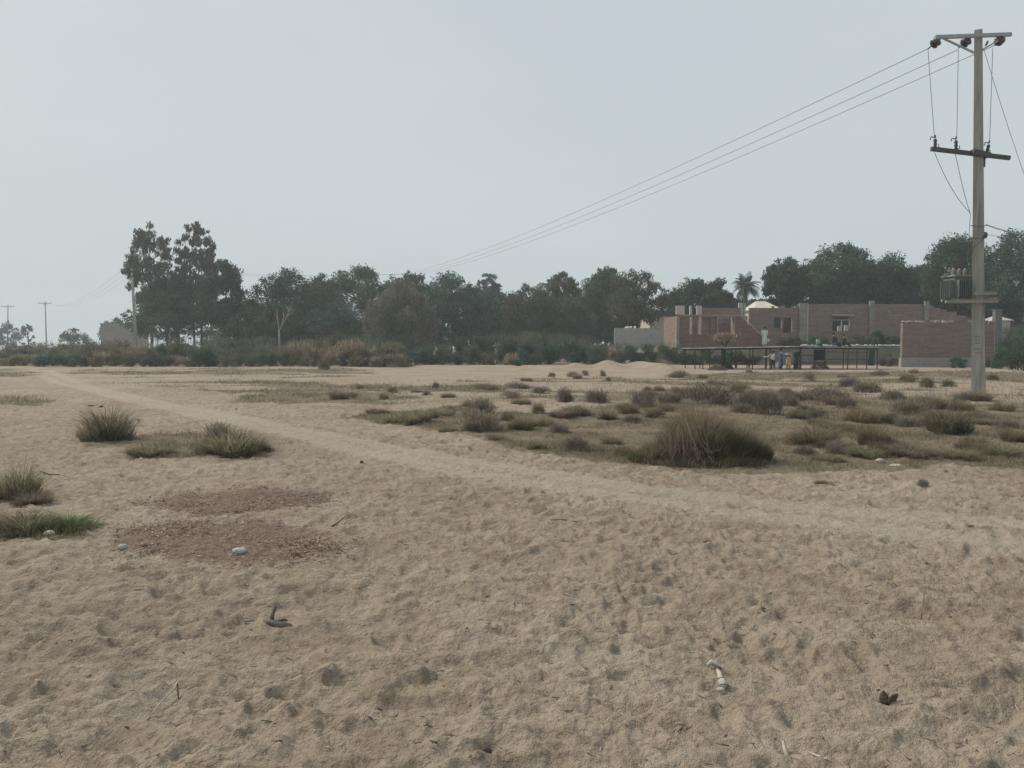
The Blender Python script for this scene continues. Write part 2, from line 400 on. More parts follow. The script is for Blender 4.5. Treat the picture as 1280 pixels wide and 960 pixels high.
def build_ground():
    fr = np.concatenate([np.linspace(-41, 41, 861), np.linspace(41, 319, 72)[1:-1]])
    th = np.radians(fr); nth = len(th)
    r1 = np.geomspace(.5, 1.9, 14)[:-1]; r2 = np.geomspace(1.9, 62, 640)[:-1]; r3 = np.geomspace(62, 330, 70)
    rr = np.concatenate([r1, r2, r3]); nr = len(rr)
    RR, TH = np.meshgrid(rr, th, indexing='ij'); X = (RR*np.sin(TH)).ravel(); Y = (RR*np.cos(TH)).ravel()
    Z = terrain(X, Y); g, lit, tr = masks(X, Y)
    near = np.hypot(X, Y) < 46; x = X[near]; y = Y[near]; rn = np.hypot(x, y)
    wx = x+(fbm(x, y, .5, 71, 2)-.5)*.22; wy = y+(fbm(x+9, y+4, .5, 73, 2)-.5)*.22
    d = dents(wx, wy, .34, 5, .05, .095, .032, .85, .5)+dents(wx+3, wy+1, .23, 8, .03, .065, .022, .8, .45)+dents(wx+1, wy+6, .12, 9, .018, .04, .013, .9, .35)-dents(wx+7, wy+5, .15, 12, .015, .045, .012, .6, .1)
    d = d*(.7+.5*smooth(.35, .62, fbm(x, y, 1.1, 87, 3)))
    rg = fbm(wx*.65, wy*1.6, .36, 88, 5); d = d-.045*np.abs(rg-.5)*4; rg = fbm(wx*1.0, wy*1.8, .17, 98, 4); d = d+.022*np.abs(rg-.5)*4; rg = fbm(x*1.1+8, y*1.7, .075, 99, 3); d = d-.010*np.abs(rg-.5)*4
    d = d+(fbm(x, y, 1.3, 81, 4)-.5)*.10+(fbm(x, y, .16, 85, 4)-.5)*.040
    amp = (1-.65*tr[near])*(1-.4*g[near])*(1-.5*lit[near])*(1-smooth(18, 44, rn)*.6)*.80
    Z[near] += d*amp
    zc = np.zeros(len(X)); zc[near] = d*amp
    V = np.stack([X, Y, Z], 1); V = np.concatenate([V, [[0, 0, 0]]])
    i = np.arange(nr-1)[:, None]; j = np.arange(nth)[None, :]; j2 = (j+1) % nth
    q = np.stack([i*nth+j, i*nth+j2, (i+1)*nth+j2, (i+1)*nth+j], -1).reshape(-1, 4)[:, ::-1]
    jj = np.arange(nth); t = np.stack([np.full(nth, len(V)-1), (jj+1) % nth, jj], 1)
    ad = [('grass', 'POINT', np.append(g, 0)), ('litter', 'POINT', np.append(lit, 0)), ('track', 'POINT', np.append(tr, 0))]
    return fast_mesh('ground', V, q, t, True, ad)
m, nt, b = new_mat('dry_river_sand', .95, .08)
tc = objc(nt)
at_ = lambda n: N(nt, 'ShaderNodeAttribute', attribute_name=n).outputs['Fac']
base = ramp(nt, noise(nt, .35, 5, tc), [(.33, (.325, .262, .198)), (.5, (.388, .318, .244)), (.68, (.435, .366, .29))])
damp = ramp(nt, noise(nt, 2.6, 6, tc, .68), [(.44, (0, 0, 0)), (.66, (1, 1, 1))])
base = mixc(nt, mth(nt, 'MULTIPLY', damp, .55), base, (.225, .168, .122))
fine = ramp(nt, noise(nt, 22, 5, tc, .7), [(.42, (0, 0, 0)), (.68, (1, 1, 1))])
base = mixc(nt, mth(nt, 'MULTIPLY', fine, .33), base, (.20, .155, .115))
mp = N(nt, 'ShaderNodeMapping'); mp.inputs['Scale'].default_value = (1.0, 1.9, 1.0); nt.links.new(tc, mp.inputs[0])
stk = ramp(nt, noise(nt, 5.5, 7, mp.outputs[0], .74), [(.50, (0, 0, 0)), (.66, (1, 1, 1))])
base = mixc(nt, mth(nt, 'MULTIPLY', stk, .55), base, (.18, .132, .096))
pal = ramp(nt, noise(nt, 3.8, 6, mp.outputs[0], .7), [(.53, (0, 0, 0)), (.70, (1, 1, 1))])
base = mixc(nt, mth(nt, 'MULTIPLY', pal, .42), base, (.47, .41, .335))
crumb = ramp(nt, noise(nt, 75, 3, tc, .6), [(.62, (0, 0, 0)), (.72, (1, 1, 1))])
base = mixc(nt, mth(nt, 'MULTIPLY', crumb, .4), base, (.15, .115, .085))
base = mixc(nt, mth(nt, 'MULTIPLY', at_('track'), .55), base, (.43, .37, .295))
gcol = ramp(nt, noise(nt, 1.3, 6, tc, .7), [(.3, (.14, .114, .075)), (.5, (.215, .172, .118)), (.7, (.30, .235, .17))])
gcol = mixc(nt, mth(nt, 'MULTIPLY', ramp(nt, noise(nt, 9, 4, tc, .7), [(.4, (0, 0, 0)), (.6, (1, 1, 1))]), .45), gcol, (.10, .088, .058))
gm = mth(nt, 'ADD', at_('grass'), mth(nt, 'MULTIPLY', mth(nt, 'SUBTRACT', noise(nt, 5, 5, tc, .7), .5), 1.3))
gm = ramp(nt, gm, [(.22, (0, 0, 0)), (.48, (1, 1, 1))])
gm = mth(nt, 'MULTIPLY', gm, mth(nt, 'MULTIPLY', at_('grass'), 1.6, True))
base = mixc(nt, mth(nt, 'MULTIPLY', gm, .92), base, gcol)
lcol = ramp(nt, noise(nt, 40, 3, tc, .7), [(.35, (.13, .09, .068)), (.6, (.24, .172, .13))])
lm = mth(nt, 'ADD', at_('litter'), mth(nt, 'MULTIPLY', mth(nt, 'SUBTRACT', noise(nt, 9, 4, tc, .7), .5), 1.4))
lm = ramp(nt, lm, [(.45, (0, 0, 0)), (.75, (1, 1, 1))])
lm = mth(nt, 'MULTIPLY', lm, mth(nt, 'MULTIPLY', at_('litter'), 2, True))
base = mixc(nt, mth(nt, 'MULTIPLY', lm, .85), base, lcol)
nt.links.new(base, b.inputs['Base Color'])
hgt = mth(nt, 'ADD', mth(nt, 'MULTIPLY', noise(nt, 7, 6, tc, .65), 1.0), mth(nt, 'MULTIPLY', noise(nt, 45, 4, tc, .7), .28))
bump(nt, b, hgt, 1.0, .09)
ground_mat = m
GME = build_ground()
tag(link('ground', GME, ground_mat), kind='structure')
from mathutils.bvhtree import BVHTree
# exact height of the modelled ground for resting things on it
def GZ(x, y):
    ok, loc, nrm, idx = bpy.data.objects['ground'].ray_cast(Vector((x, y, 30)), Vector((0, 0, -1)))
    return loc.z if ok else H(x, y)
bpy.context.view_layer.update()

# ------------------------------------------------------------------ grass, straw litter
def blades(P, hgt, wid, lean, az, curve=.5, face=None):
    """P (n,3) roots; returns verts, quads, tris of two-segment blades"""
    n = len(P); dx = np.cos(az); dy = np.sin(az); fa = az+PI/2 if face is None else face
    sx = np.cos(fa)*wid/2; sy = np.sin(fa)*wid/2
    mid = P+np.stack([dx*lean*hgt*.38, dy*lean*hgt*.38, hgt*.58], 1)
    tip = P+np.stack([dx*lean*hgt, dy*lean*hgt, hgt*(1-curve*lean*.6)], 1)
    S = np.stack([sx, sy, np.zeros(n)], 1)
    V = np.stack([P-S, P+S, mid+S*.8, mid-S*.8, tip], 1)
    o = np.arange(n)[:, None]*5
    return V.reshape(-1, 3), o+np.array([[0, 1, 2, 3]]), o+np.array([[3, 2, 4]])
def blade_mesh(name, P, hgt, wid, lean, az, tint, curve=.5):
    V, q, t = blades(P, hgt, wid, lean, az, curve, az+PI/2+rng.normal(0, .8, len(P)))
    return fast_mesh(name, V, q, t, False, [('tint', 'FACE', np.concatenate([tint, tint]))])
def grass_cover():
    n = 1300000; u = rng.random(n); th = np.radians(rng.uniform(-37, 37, n)); r = 5.5*(58/5.5)**u
    x = r*np.sin(th); y = r*np.cos(th); g, l, t = masks(x, y)
    pat = fbm(x, y, .7, 91, 3)
    keep = (rng.random(n) < g*smooth(.34, .62, pat)*.34)
    x, y, r, pat = x[keep], y[keep], r[keep], pat[keep]
    P = np.stack([x, y, terrain(x, y)-.01], 1); n = len(x)
    h = rng.uniform(.02, .065, n)*(1+1.2*smooth(.5, .7, pat))*(1+.35*(r > 25)); wd = np.clip(r*.00042, .004, .02)
    return blade_mesh('grass', P, h, wd, rng.uniform(.2, 1.3, n), rng.uniform(0, 2*PI, n), np.clip(rng.normal(.5, .25, n), 0, 1))
tag(link('grass', grass_cover(), M['tf']), 'short dry olive grass matting the sand flat in patches', 'grass', kind='stuff')
def litter():
    n = 90000; u = rng.random(n); th = np.radians(rng.uniform(-34, -10, n)); r = 4.6*(10.5/4.6)**u
    x = r*np.sin(th); y = r*np.cos(th); g, l, t = masks(x, y)
    k = rng.random(n) < l*(.15+.85*smooth(.35, .6, fbm(x, y, .5, 95, 3)))*.45; x, y = x[k], y[k]; n = len(x)
    idx = [GZ(a, b_) for a, b_ in zip(x, y)]
    z = np.array(idx)+rng.uniform(.002, .016, n)
    L = rng.uniform(.012, .04, n); W = rng.uniform(.004, .010, n); a = rng.uniform(0, PI, n); tl = rng.uniform(-.4, .4, n)
    D = np.stack([np.cos(a)*L/2, np.sin(a)*L/2, tl*L/2], 1); S = np.stack([-np.sin(a)*W/2, np.cos(a)*W/2, rng.uniform(-.3, .3, n)*W], 1)
    Pc = np.stack([x, y, z], 1); V = np.stack([Pc-D-S, Pc+D-S, Pc+D+S, Pc-D+S], 1).reshape(-1, 3)
    q = np.arange(n)[:, None]*4+np.arange(4)[None]
    me = fast_mesh('straw_litter', V, q, None, False, [('tint', 'FACE', rng.random(n))]); return me
M['chaff'] = leafmat('brown_chaff', (.085, .055, .041), (.20, .14, .105), (.38, .30, .23), .1)
tag(link('straw_litter', litter(), M['chaff']), 'reddish brown scatter of chaff and chopped straw on sand', 'straw litter', kind='stuff')

# ------------------------------------------------------------------ tussocks and low shrubs of the flat
def tussock_mesh(name, n, kind, seed):
    """unit tussock: radius .5, height ~1 (scaled per copy)"""
    g = np.random.default_rng(seed)
    if kind == 'grass':
        a = g.uniform(0, 2*PI, n); r = g.random(n)**.6*.34
        r = r*(1+.3*np.sin(a*3+seed)); x = r*np.cos(a); y = r*np.sin(a)
        h = g.uniform(.3, 1.05, n)*(1-.55*(r/.36)**2)*(.4+1.1*fbm(x+seed, y+3, .25, 62, 2))*1.1; P = np.stack([x, y, np.full(n, -.03)], 1)
        az = a+g.normal(0, .7, n); lean = g.uniform(.05, .45, n)+.35*(r/.36)
        w_ = g.uniform(.006, .014, n); st = g.random(n) < .06; h = np.where(st, g.uniform(.8, 1.35, n)*(1-.4*(r/.36)**2), h); lean = np.where(st, lean*.8, lean)
        rng_t = np.clip(g.normal(.25, .2, n)+.5*fbm(x+seed, y, .22, 60, 2)+(g.random(n) < .12)*.35, 0, 1)
        V, q, t = blades(P, h, w_, lean, az, .6, az+PI/2+g.normal(0, .8, n))
        return fast_mesh(name, V, q, t, False, [('tint', 'FACE', np.concatenate([rng_t, rng_t]))])
    # twiggy shrub: short twigs spread through a dome
    k = 5; nt_ = n
    c = g.normal(0, 1, (14, 3)); c /= np.linalg.norm(c, axis=1)[:, None]; c[:, 2] = abs(c[:, 2]); c = c*np.array([.36, .36, .62])*g.uniform(.5, 1, (14, 1))
    ci = g.integers(0, 14, nt_); P = c[ci]+g.normal(0, 1, (nt_, 3))*np.array([.11, .11, .13]); P[:, 2] = np.clip(P[:, 2], 0, None)
    az = np.arctan2(P[:, 1], P[:, 0])+g.normal(0, .9, nt_); h = g.uniform(.1, .24, nt_); lean = g.uniform(0, 1.2, nt_)
    tint = np.clip(.2+.5*g.random(14)[ci]+g.normal(0, .15, nt_), 0, 1)
    V, q, t = blades(P, h, g.uniform(.008, .018, nt_), lean, az, .3, g.uniform(0, PI, nt_))
    # woody stems
    return fast_mesh(name, V, q, t, False, [('tint', 'FACE', np.concatenate([tint, tint]))])
TM = {('g', i): tussock_mesh('tussock_grass', 1500, 'grass', 100+i) for i in range(5)}
TM.update({('p', i): tussock_mesh('dry_shrub', 1500, 'twig', 200+i) for i in range(5)})
LM = [(890,560,'the huge tussock',90),(602,530,'the broad twiggy shrub mid flat',30),(654,534,'the twiggy shrub\'s dark neighbour',16),(518,525,'the tussock at the left tip of the flat',20),
 (896,497,'the purplish shrub',34),(1198,535,'the round dark tussock',26),(1028,548,'the wide dark tussock',32),(1223,495,'the concrete pole',20),(850,470,'the small dark bush left of the shelters',14),
 (930,462,'the left shelter',60),(1050,460,'the right shelter',44),(765,460,'the tallest sand heap',24),(690,462,'the low sand heaps',24),(1160,460,'the free brick wall',40),(439,470,'the left thicket end',30)]
def nearby(px, py, lm=None, rank=0):
    best = sorted(lm or LM, key=lambda l: math.hypot((px-l[0])/1.0, (py-l[1])*2.2))[rank]; dx = px-best[0]; dy = py-best[1]
    d = 'just' if math.hypot(dx, dy*2.2) < best[3]*1.8 else 'well'
    if abs(dy)*2.2 > abs(dx): return '%s %s %s' % (d, 'before' if dy > 0 else 'behind', best[2])
    return '%s %s of %s' % (d, 'left' if dx < 0 else 'right', best[2])
USED = set()
def place_tuft(px, py, wpx, hpx, kind, label, name, cat, group=None, yoff=0):
    p = gp(px, py); Y = p.y+yoff; s = p.length/FPX; x = p.x
    wd = wpx*s*1.05; ht = max(hpx*s*(1.12 if kind in 'gG' else 1.28), .09)
    shape = 'g' if kind in ('g', 'b', 'G') else 'p'; mat = {'g': 'tg', 'p': 'tp', 'b': 'tb', 'G': 'tgg', 'q': 'tg'}[kind]
    i = random.randrange(5); me = TM[(shape, i)]; key = (shape, i, mat)
    if key not in TM:
        TM[key] = me.copy(); TM[key].materials.clear(); TM[key].materials.append(M[mat])
    if nearby(px, py) in label:
        first = nearby(px, py); alt = label; rk = 1
        while alt in USED and rk < 4:
            alt = label.replace(first, nearby(px, py, None, rk)+' and '+first) if rk == 1 else label.replace(first, nearby(px, py, None, rk)); rk += 1
        if len(alt.split()) > 16: alt = label.replace(first, nearby(px, py, None, 1))
        label = alt
    USED.add(label)
    o = link(name, TM[key], None)
    o.location = (x, Y+wd*.35, GZ(x, Y+wd*.35)-.01); o.rotation_euler = (0, 0, random.uniform(0, 6.28)); o.scale = (wd, wd*random.uniform(.8, 1.1), ht)
    tag(o, label, cat, group)
    return o
NAMED = [
 (122,553,66,36,'g','dark spiky grass tussock at the left end of the grassy strip on the sand','grass_tussock','tussock'),
 (275,571,96,34,'g','wide dark grass tussock at the right end of the grassy strip on the sand','grass_tussock','tussock'),
 (266,560,46,30,'p','twiggy grey crest rising behind the wide tussock on the left strip','dry_shrub','shrub'),
 (175,572,60,10,'g','low flat green tuft below the gap between the two left tussocks','grass_tussock','tussock'),
 (300,566,60,18,'g','low tuft trailing right of the wide left tussock','grass_tussock','tussock'),
 (6,628,66,40,'g','dark spiky tussock cut by the left edge of the frame','grass_tussock','tussock'),
 (30,634,40,12,'b','low brownish tuft right beside the tussock at the left edge','grass_tussock','tussock'),
 (64,668,80,18,'G','low bright green grass clump beside the brown chaff patch','grass_clump','grass clump'),
 (15,670,70,20,'g','low olive grass clump at the left edge below the dark tussock','grass_clump','grass clump'),
 (602,541,62,30,'p','broad twiggy grey shrub in the middle of the grassy flat','dry_shrub','shrub'),
 (604,518,32,20,'p','dark upright shrub just behind the broad twiggy shrub mid flat','dry_shrub','shrub'),
 (654,539,38,21,'g','dark green tussock right beside the broad twiggy shrub mid flat','grass_tussock','tussock'),
 (518,530,46,17,'g','low wide tussock on the left tip of the grassy flat','grass_tussock','tussock'),
 (896,507,70,26,'p','purplish grey twiggy shrub right behind the huge tussock','dry_shrub','shrub'),
 (1198,544,56,30,'g','round dark green tussock standing in front of the concrete pole','grass_tussock','tussock'),
 (1028,557,68,24,'g','wide dark green tussock right of the huge tussock','grass_tussock','tussock'),
 (1098,552,38,19,'g','dark green tussock right next to the wide one, towards the pole','grass_tussock','tussock'),
 (1229,503,46,11,'b','brown dry tuft growing at the foot of the concrete pole','grass_tussock','tussock'),
 (1157,610,14,9,'p','small grey dry tuft alone on the sand track at right','dry_shrub','shrub'),
 (850,473,32,10,'q','small dark bush on the sand left of the low shelters','dry_shrub','shrub'),
 (404,462,16,14,'q','small dark bush at the foot of the left thicket','dry_shrub','shrub'),
]
for a in NAMED: place_tuft(*a[:5], a[5], a[6], a[7])
NEARLIST = [(439,497,16,8,'q'),(722,522,40,14,'q'),(699,543,34,14,'p'),(761,525,30,14,'g'),(791,529,22,10,'g'),(766,556,30,12,'g'),
 (806,510,36,20,'p'),(820,524,28,13,'p'),(707,502,28,18,'p'),(746,504,34,20,'p'),(690,523,14,9,'p'),(601,486,24,8,'q'),(544,485,9,8,'p'),(490,490,20,8,'p'),
 (533,494,16,6,'p'),(449,486,12,6,'p'),(690,471,11,6,'p'),(717,471,18,8,'p'),(732,470,10,7,'p'),(754,471,10,9,'p'),(761,477,8,6,'p'),(810,490,16,8,'p'),(563,517,14,10,'p'),
 (967,520,44,26,'p'),(940,510,36,18,'p'),(1046,504,62,19,'p'),(1092,491,42,14,'q'),(1124,500,32,13,'p'),(1024,525,28,13,'q'),(1085,530,44,20,'b'),
 (1147,520,54,18,'p'),(1170,512,40,15,'b'),(991,508,32,14,'p'),(792,530,26,10,'p'),(1014,477,18,11,'p'),(1065,484,26,12,'p'),(1268,537,24,12,'p'),
 (1163,485,18,13,'q'),(1030,606,20,5,'b'),(560,542,30,8,'g'),(620,553,34,8,'b'),(740,566,34,10,'g'),(780,572,30,12,'b'),(840,505,40,16,'p'),(860,498,30,14,'p'),
 (925,492,34,12,'q'),(955,500,34,12,'b'),(985,493,24,8,'p'),(1010,500,28,9,'p'),(1180,530,30,10,'b'),(1240,530,36,12,'p'),(1262,515,30,12,'b'),(1120,530,30,12,'p'),
 (1060,540,34,10,'b'),(1040,578,44,9,'g'),(1090,572,50,12,'g'),(1150,572,60,12,'g'),(1210,574,56,12,'g'),(1265,570,50,14,'g'),(1190,484,20,8,'q'),(1140,478,22,8,'q'),
 (650,486,40,8,'p'),(675,492,30,9,'p'),(640,498,30,10,'p'),(560,497,22,6,'b'),(880,474,14,6,'p'),(520,490,18,5,'b'),(1100,470,18,6,'p'),(1055,472,14,5,'b')]
def zone(px, py):
    if py < 500 and px < 800: return 'far part of the flat before the sand heaps'
    if px < 800: return 'grassy flat left of the huge tussock'
    if py < 512: return 'flat between the huge tussock and the low shelters'
    return 'flat between the huge tussock and the concrete pole'
KD = {'p': ('dry_shrub', 'shrub', 'twiggy grey brown tuft'), 'q': ('dry_shrub', 'shrub', 'dark olive twiggy tuft'), 'g': ('grass_tussock', 'tussock', 'dark green low tussock'), 'b': ('grass_tussock', 'tussock', 'pale brown dry tussock')}
for (px, py, w_, h_, k) in NEARLIST:
    z = zone(px, py); n_, c_, t_ = KD[k]
    place_tuft(px, py, w_, h_, k, t_+' '+nearby(px, py), n_, c_, t_+' on the '+z)
rr = random.Random(5); cnt = 0
while cnt < 75:
    px = rr.uniform(420, 1278); py = 466+(rr.random()**1.3)*108; p = gp(px, py)
    g_, _, _ = masks(np.array([p.x]), np.array([p.y]))
    if g_[0] < .5 or (790 < px < 1000 and py > 520): continue
    s = (py-430)/110; k = rr.choice('ppbbq' if py < 520 else 'ggbpb'); z = zone(px, py); n_, c_, t_ = KD[k]
    place_tuft(px, py, rr.uniform(16, 40)*s+4, rr.uniform(7, 17)*s+1, k, 'little '+t_+' '+nearby(px, py), n_, c_, t_+' on the '+z); cnt += 1

# the huge tussock
def huge_tussock():
    c = gp(892, 586); c.y += .75; z0 = GZ(c.x, c.y)
    root = empty('grass_tussock', (c.x, c.y, z0)); g = np.random.default_rng(77)
    tag(root, 'huge shaggy grass tussock with pale dead straw hanging on its left front', 'tussock')
    def dome(n, rx, ry, cx, cy, h0, h1, tint0, seed, wd=(.005, .011)):
        g = np.random.default_rng(seed); a = g.uniform(0, 2*PI, n); r = g.random(n)**.55
        x = cx+r*np.cos(a)*rx; y = cy+r*np.sin(a)*ry
        h = g.uniform(h0, h1, n)*(1-.55*r**2); zz = np.zeros(n)
        P = np.stack([x, y, zz-.02], 1); az = a+g.normal(0, .75, n)
        lean = g.uniform(.05, .4, n)+.4*r
        tint = np.clip(g.normal(tint0-.22, .2, n)+.5*fbm(x+seed, y, .2, 64, 2), 0, 1); h = h*(.38+1.1*fbm(x, y+seed, .30, 66, 3))*1.1
        V, q, t = blades(P, h, g.uniform(*wd, n), lean, az, .6, az+PI/2+g.normal(0, .8, n))
        return V, q, t, tint
    def join(parts):
        Vs, Qs, Ts, TT = [], [], [], []; o = 0
        for V, q, t, ti in parts: Vs.append(V); Qs.append(q+o); Ts.append(t+o); TT.append(ti); o += len(V)
        tt = np.concatenate(TT); return np.concatenate(Vs), np.concatenate(Qs), np.concatenate(Ts), np.concatenate([tt, tt])
    V, q, t, ti = join([dome(5200, .48, .42, .02, .05, .45, .86, .40, 1), dome(2600, .42, .38, .42, .05, .35, .66, .36, 2), dome(2200, .38, .35, -.42, .05, .3, .56, .42, 3),
                        dome(1500, .26, .25, .72, -.05, .2, .38, .30, 4), dome(1300, .28, .25, -.74, -.02, .15, .34, .35, 5), dome(2000, .85, .30, 0, -.35, .1, .26, .42, 6)])
    link('green_grass', fast_mesh('green_grass', V, q, t, False, [('tint', 'FACE', ti)]), M['tg'], root)
    V, q, t, ti = join([dome(1700, .5, .35, .1, .25, .45, .86, .6, 9), dome(900, .62, .42, 0, .05, .5, .9, .75, 10, (.003, .006)), dome(1200, .95, .35, .05, -.3, .08, .24, .6, 12)])
    link('dry_stalks', fast_mesh('dry_stalks', V, q, t, False, [('tint', 'FACE', ti)]), M['tb'], root)
    # dead straw falling forward over the left front
    m_ = MB(); r_ = random.Random(3); tints = []
    for i in range(330):
        u = r_.gauss(0, 1); x0 = -.22+u*.15; y0 = -.10+r_.uniform(-.2, .1); top = r_.uniform(.16, .62)*(1-.12*abs(u))
        x1 = x0+r_.gauss(u*.05, .11); y1 = y0-r_.uniform(.1, .38); e = r_.uniform(0, .22); w_ = r_.uniform(.0012, .0032)
        m_.tube([(x0, y0, top), ((x0*.6+x1*.4)+r_.gauss(0, .03), y0*.55+y1*.45-.03, top*.72+e*.2), (x1, y1, e)], [w_, w_, w_*.6], 3, False); tints += [r_.random()]*6
    me = bpy.data.meshes.new('dead_straw'); me.from_pydata(m_.v, [], m_.f); a_ = me.attributes.new('tint', 'FLOAT', 'FACE'); a_.data.foreach_set('value', tints[:len(me.polygons)])
    link('dead_straw', me, M['straw'], root)
huge_tussock()

# ------------------------------------------------------------------ foliage: crowns, bushes
def leaves(C_, rad, counts, size, seed, droop=0, aspect=.55, tintc=None, flat=.8):
    """leaf cards round clump centres C_ (k,3) with radii rad (k)"""
    g = np.random.default_rng(seed); k = len(C_); ci = np.repeat(np.arange(k), counts); n = len(ci)
    d = g.normal(0, 1, (n, 3)); d /= np.linalg.norm(d, axis=1)[:, None]; r = g.random(n)**.45
    r = r*(1+.25*np.sin(d[:, 0]*7+ci)*np.cos(d[:, 2]*6+ci*2))
    P = C_[ci]+d*(r*rad[ci])[:, None]*np.array([1, 1, flat])
    if droop: P[:, 2] -= g.random(n)**1.5*rad[ci]*droop
    s = size*g.uniform(.5, 1.35, n)
    u = g.normal(0, 1, (n, 3))
    if droop: u = u*.45+np.array([0, 0, -1.0])
    u /= np.linalg.norm(u, axis=1)[:, None]; v = np.cross(u, g.normal(0, 1, (n, 3))); v /= np.linalg.norm(v, axis=1)[:, None]+1e-9
    U = u*(s*.5)[:, None]*(1.5 if droop else 1); W = v*(s*.5*aspect)[:, None]
    V = np.stack([P-U, P+W, P+U, P-W], 1).reshape(-1, 3)
    t0 = (g.random(k)*.6+.1 if tintc is None else tintc)[ci]; tint = np.clip(t0+g.normal(0, .16, n), 0, 1)
    return V, np.arange(n)[:, None]*4+np.arange(4)[None], tint
def crown_points(k, rx, ry, zc, rz, g, shape=1.0):
    pts = []; 
    while len(pts) < k:
        p = g.uniform(-1, 1, 3); r = np.linalg.norm(p)
        if r > 1 or r < .12: continue
        if g.random() > .35+.65*r: continue
        taper = 1-.28*max(p[2], 0)*shape
        pts.append([p[0]*rx*taper, p[1]*ry*taper, zc+p[2]*rz])
    return np.array(pts)
def tree(label, px, ptop, wpx, pbot, Y, mat='dark', n=9000, k=34, leaf=.26, droop=0, air=0., name='tree', group=None, seed=0, trunks=1, barkm='bark', trunk_r=.2, cat='tree', extra=None, zg=None, branchy=10, clr=.40):
    eu = name == 'eucalyptus_tree'; leaf = leaf*1.08; n = int(n*(1.0 if eu else 1.9)); clr = .235 if eu else clr; k = k+14 if eu else k; pbot = pbot+(8 if pbot > 395 else 0); n = max(n, int((wpx/FPX*Y)*((pbot-ptop)/FPX*Y)*.785*330*(.25/leaf)**2*(1-.75*air))) if not eu and Y < 150 else n
    g = np.random.default_rng(1000+seed+int(px)); r_ = random.Random(seed+int(px))
    base = at(px, pbot, Y); x0 = base.x; z0 = H(x0, Y) if zg is None else zg
    ztop = PZ(ptop, Y)-z0; zb = PZ(pbot, Y)-z0; wd = wpx/FPX*Y
    root = empty(name, (x0, Y, z0-.05)); tag(root, label, cat, group)
    rx = wd/2*(.9 if eu else .97); rz = (ztop-zb)/2*.97; zc = (ztop+zb)/2
    fs = min(1, 2.9/min(rx, rz)); k = int(k/fs**1.5); clr = clr*fs
    Cs = crown_points(k, rx, rx*.85, zc, rz, g)
    rad = g.uniform(.8, 1.3, k)*min(rx, rz)*clr*(1-.35*air)
    k2 = int(k*(1.2 if eu else 1.9)); d_ = g.normal(0, 1, (k2, 3)); d_ /= np.linalg.norm(d_, axis=1)[:, None]; rr_ = g.uniform(.78, 1.08, (k2, 1))
    C2 = d_*rr_*np.array([rx, rx*.85, rz]); C2[:, 0] *= 1-.25*np.clip(C2[:, 2]/rz, 0, 1)**2; C2[:, 2] += zc
    Cs = np.concatenate([Cs, C2]); rad = np.concatenate([rad, g.uniform(.45, 1.15, k2)*min(rx, rz)*.22*fs*(1-.15*air)])
    if extra is not None:
        for (dx, dz, rr_) in extra: Cs = np.concatenate([Cs, [[dx, 0, dz]]]); rad = np.append(rad, rr_)
    w_ = rad**2; counts = np.maximum((w_/w_.sum()*n).astype(int), 20)
    V, q, ti = leaves(Cs, rad, counts, leaf, 50+seed+int(px), droop)
    # trunk with limbs
    tm = MB(); heads = []
    for tno in range(trunks):
        ox = (tno-(trunks-1)/2)*wd*.16; lean = r_.uniform(-.05, .05)*ztop+ox*1.2
        hh = zb+(ztop-zb)*.55; pts = [(ox, 0, -.2)]; 
        for s in (.25, .5, .75, 1): pts.append((ox+lean*s+r_.uniform(-.12, .12), r_.uniform(-.15, .15), hh*s))
        tr = trunk_r*(.75 if trunks > 1 else 1); tm.tube(pts, [tr*1.35, tr, tr*.85, tr*.65, tr*.35], 8); heads.append(pts)
    order = list(range(k)); r_.shuffle(order)
    for ci in order[:branchy]:
        pts = heads[r_.randrange(trunks)]; c = Vector(Cs[ci]); cand = [Vector(p) for p in pts[1:] if p[2] < c.z+.3] or [Vector(pts[1])]
        a = cand[-1]; mid = a.lerp(c, .5)+Vector((r_.uniform(-.3, .3), r_.uniform(-.3, .3), r_.uniform(0, .4)))
        tm.tube([a, mid, c], [trunk_r*.42, trunk_r*.26, trunk_r*.08], 6)
    tm.build('trunk', M[barkm], root, True)
    link('crown', fast_mesh('crown', V, q, None, False, [('tint', 'FACE', ti)]), M[mat], root)
    return root

T = tree
# far left on the horizon
T('faint small bushy tree far beyond the leftmost power pole', 10, 402, 28, 428, 205, 'teal', 1500, 14, .45, name='tree', seed=1)
T('tiny ragged tree just right of the leftmost power pole', 35, 405, 18, 428, 190, 'teal', 500, 9, .4, air=.5, seed=2)
T('small faint round tree low behind the scrub, right of the second pole', 93, 412, 34, 432, 160, 'grey', 1500, 14, .35, seed=3)
T('low dark tree top behind the far grey building', 147, 398, 40, 425, 140, 'teal', 1800, 16, .35, seed=4)
# the two eucalyptus and their neighbours
T('tall airy eucalyptus behind the timber power pole, the left of the tall pair', 188, 277, 62, 385, 96, 'grey', 7500, 42, .27, 1.0, .55, 'eucalyptus_tree', seed=5, trunk_r=.17, branchy=16)
T('tall airy eucalyptus, the right of the tall pair', 247, 277, 54, 370, 97, 'grey', 6500, 36, .27, 1.0, .55, 'eucalyptus_tree', seed=6, trunk_r=.16, branchy=16, trunks=2)
T('dense mid green tree filling the gap under the tall eucalyptus pair', 222, 342, 84, 400, 99, 'grey', 8500, 36, .25, .4, .2, seed=7)
T('dark low tree under the left eucalyptus', 208, 365, 100, 418, 94, 'dark', 9000, 36, .23, seed=8)
T('dark leafy tree right of the tall eucalyptus pair', 279, 326, 54, 412, 92, 'dark', 9500, 40, .24, .3, .2, seed=9, trunk_r=.2)
T('low weeping dark green tree behind the pale dead tree', 335, 380, 92, 426, 84, 'dark', 10000, 34, .2, 1.1, seed=10)
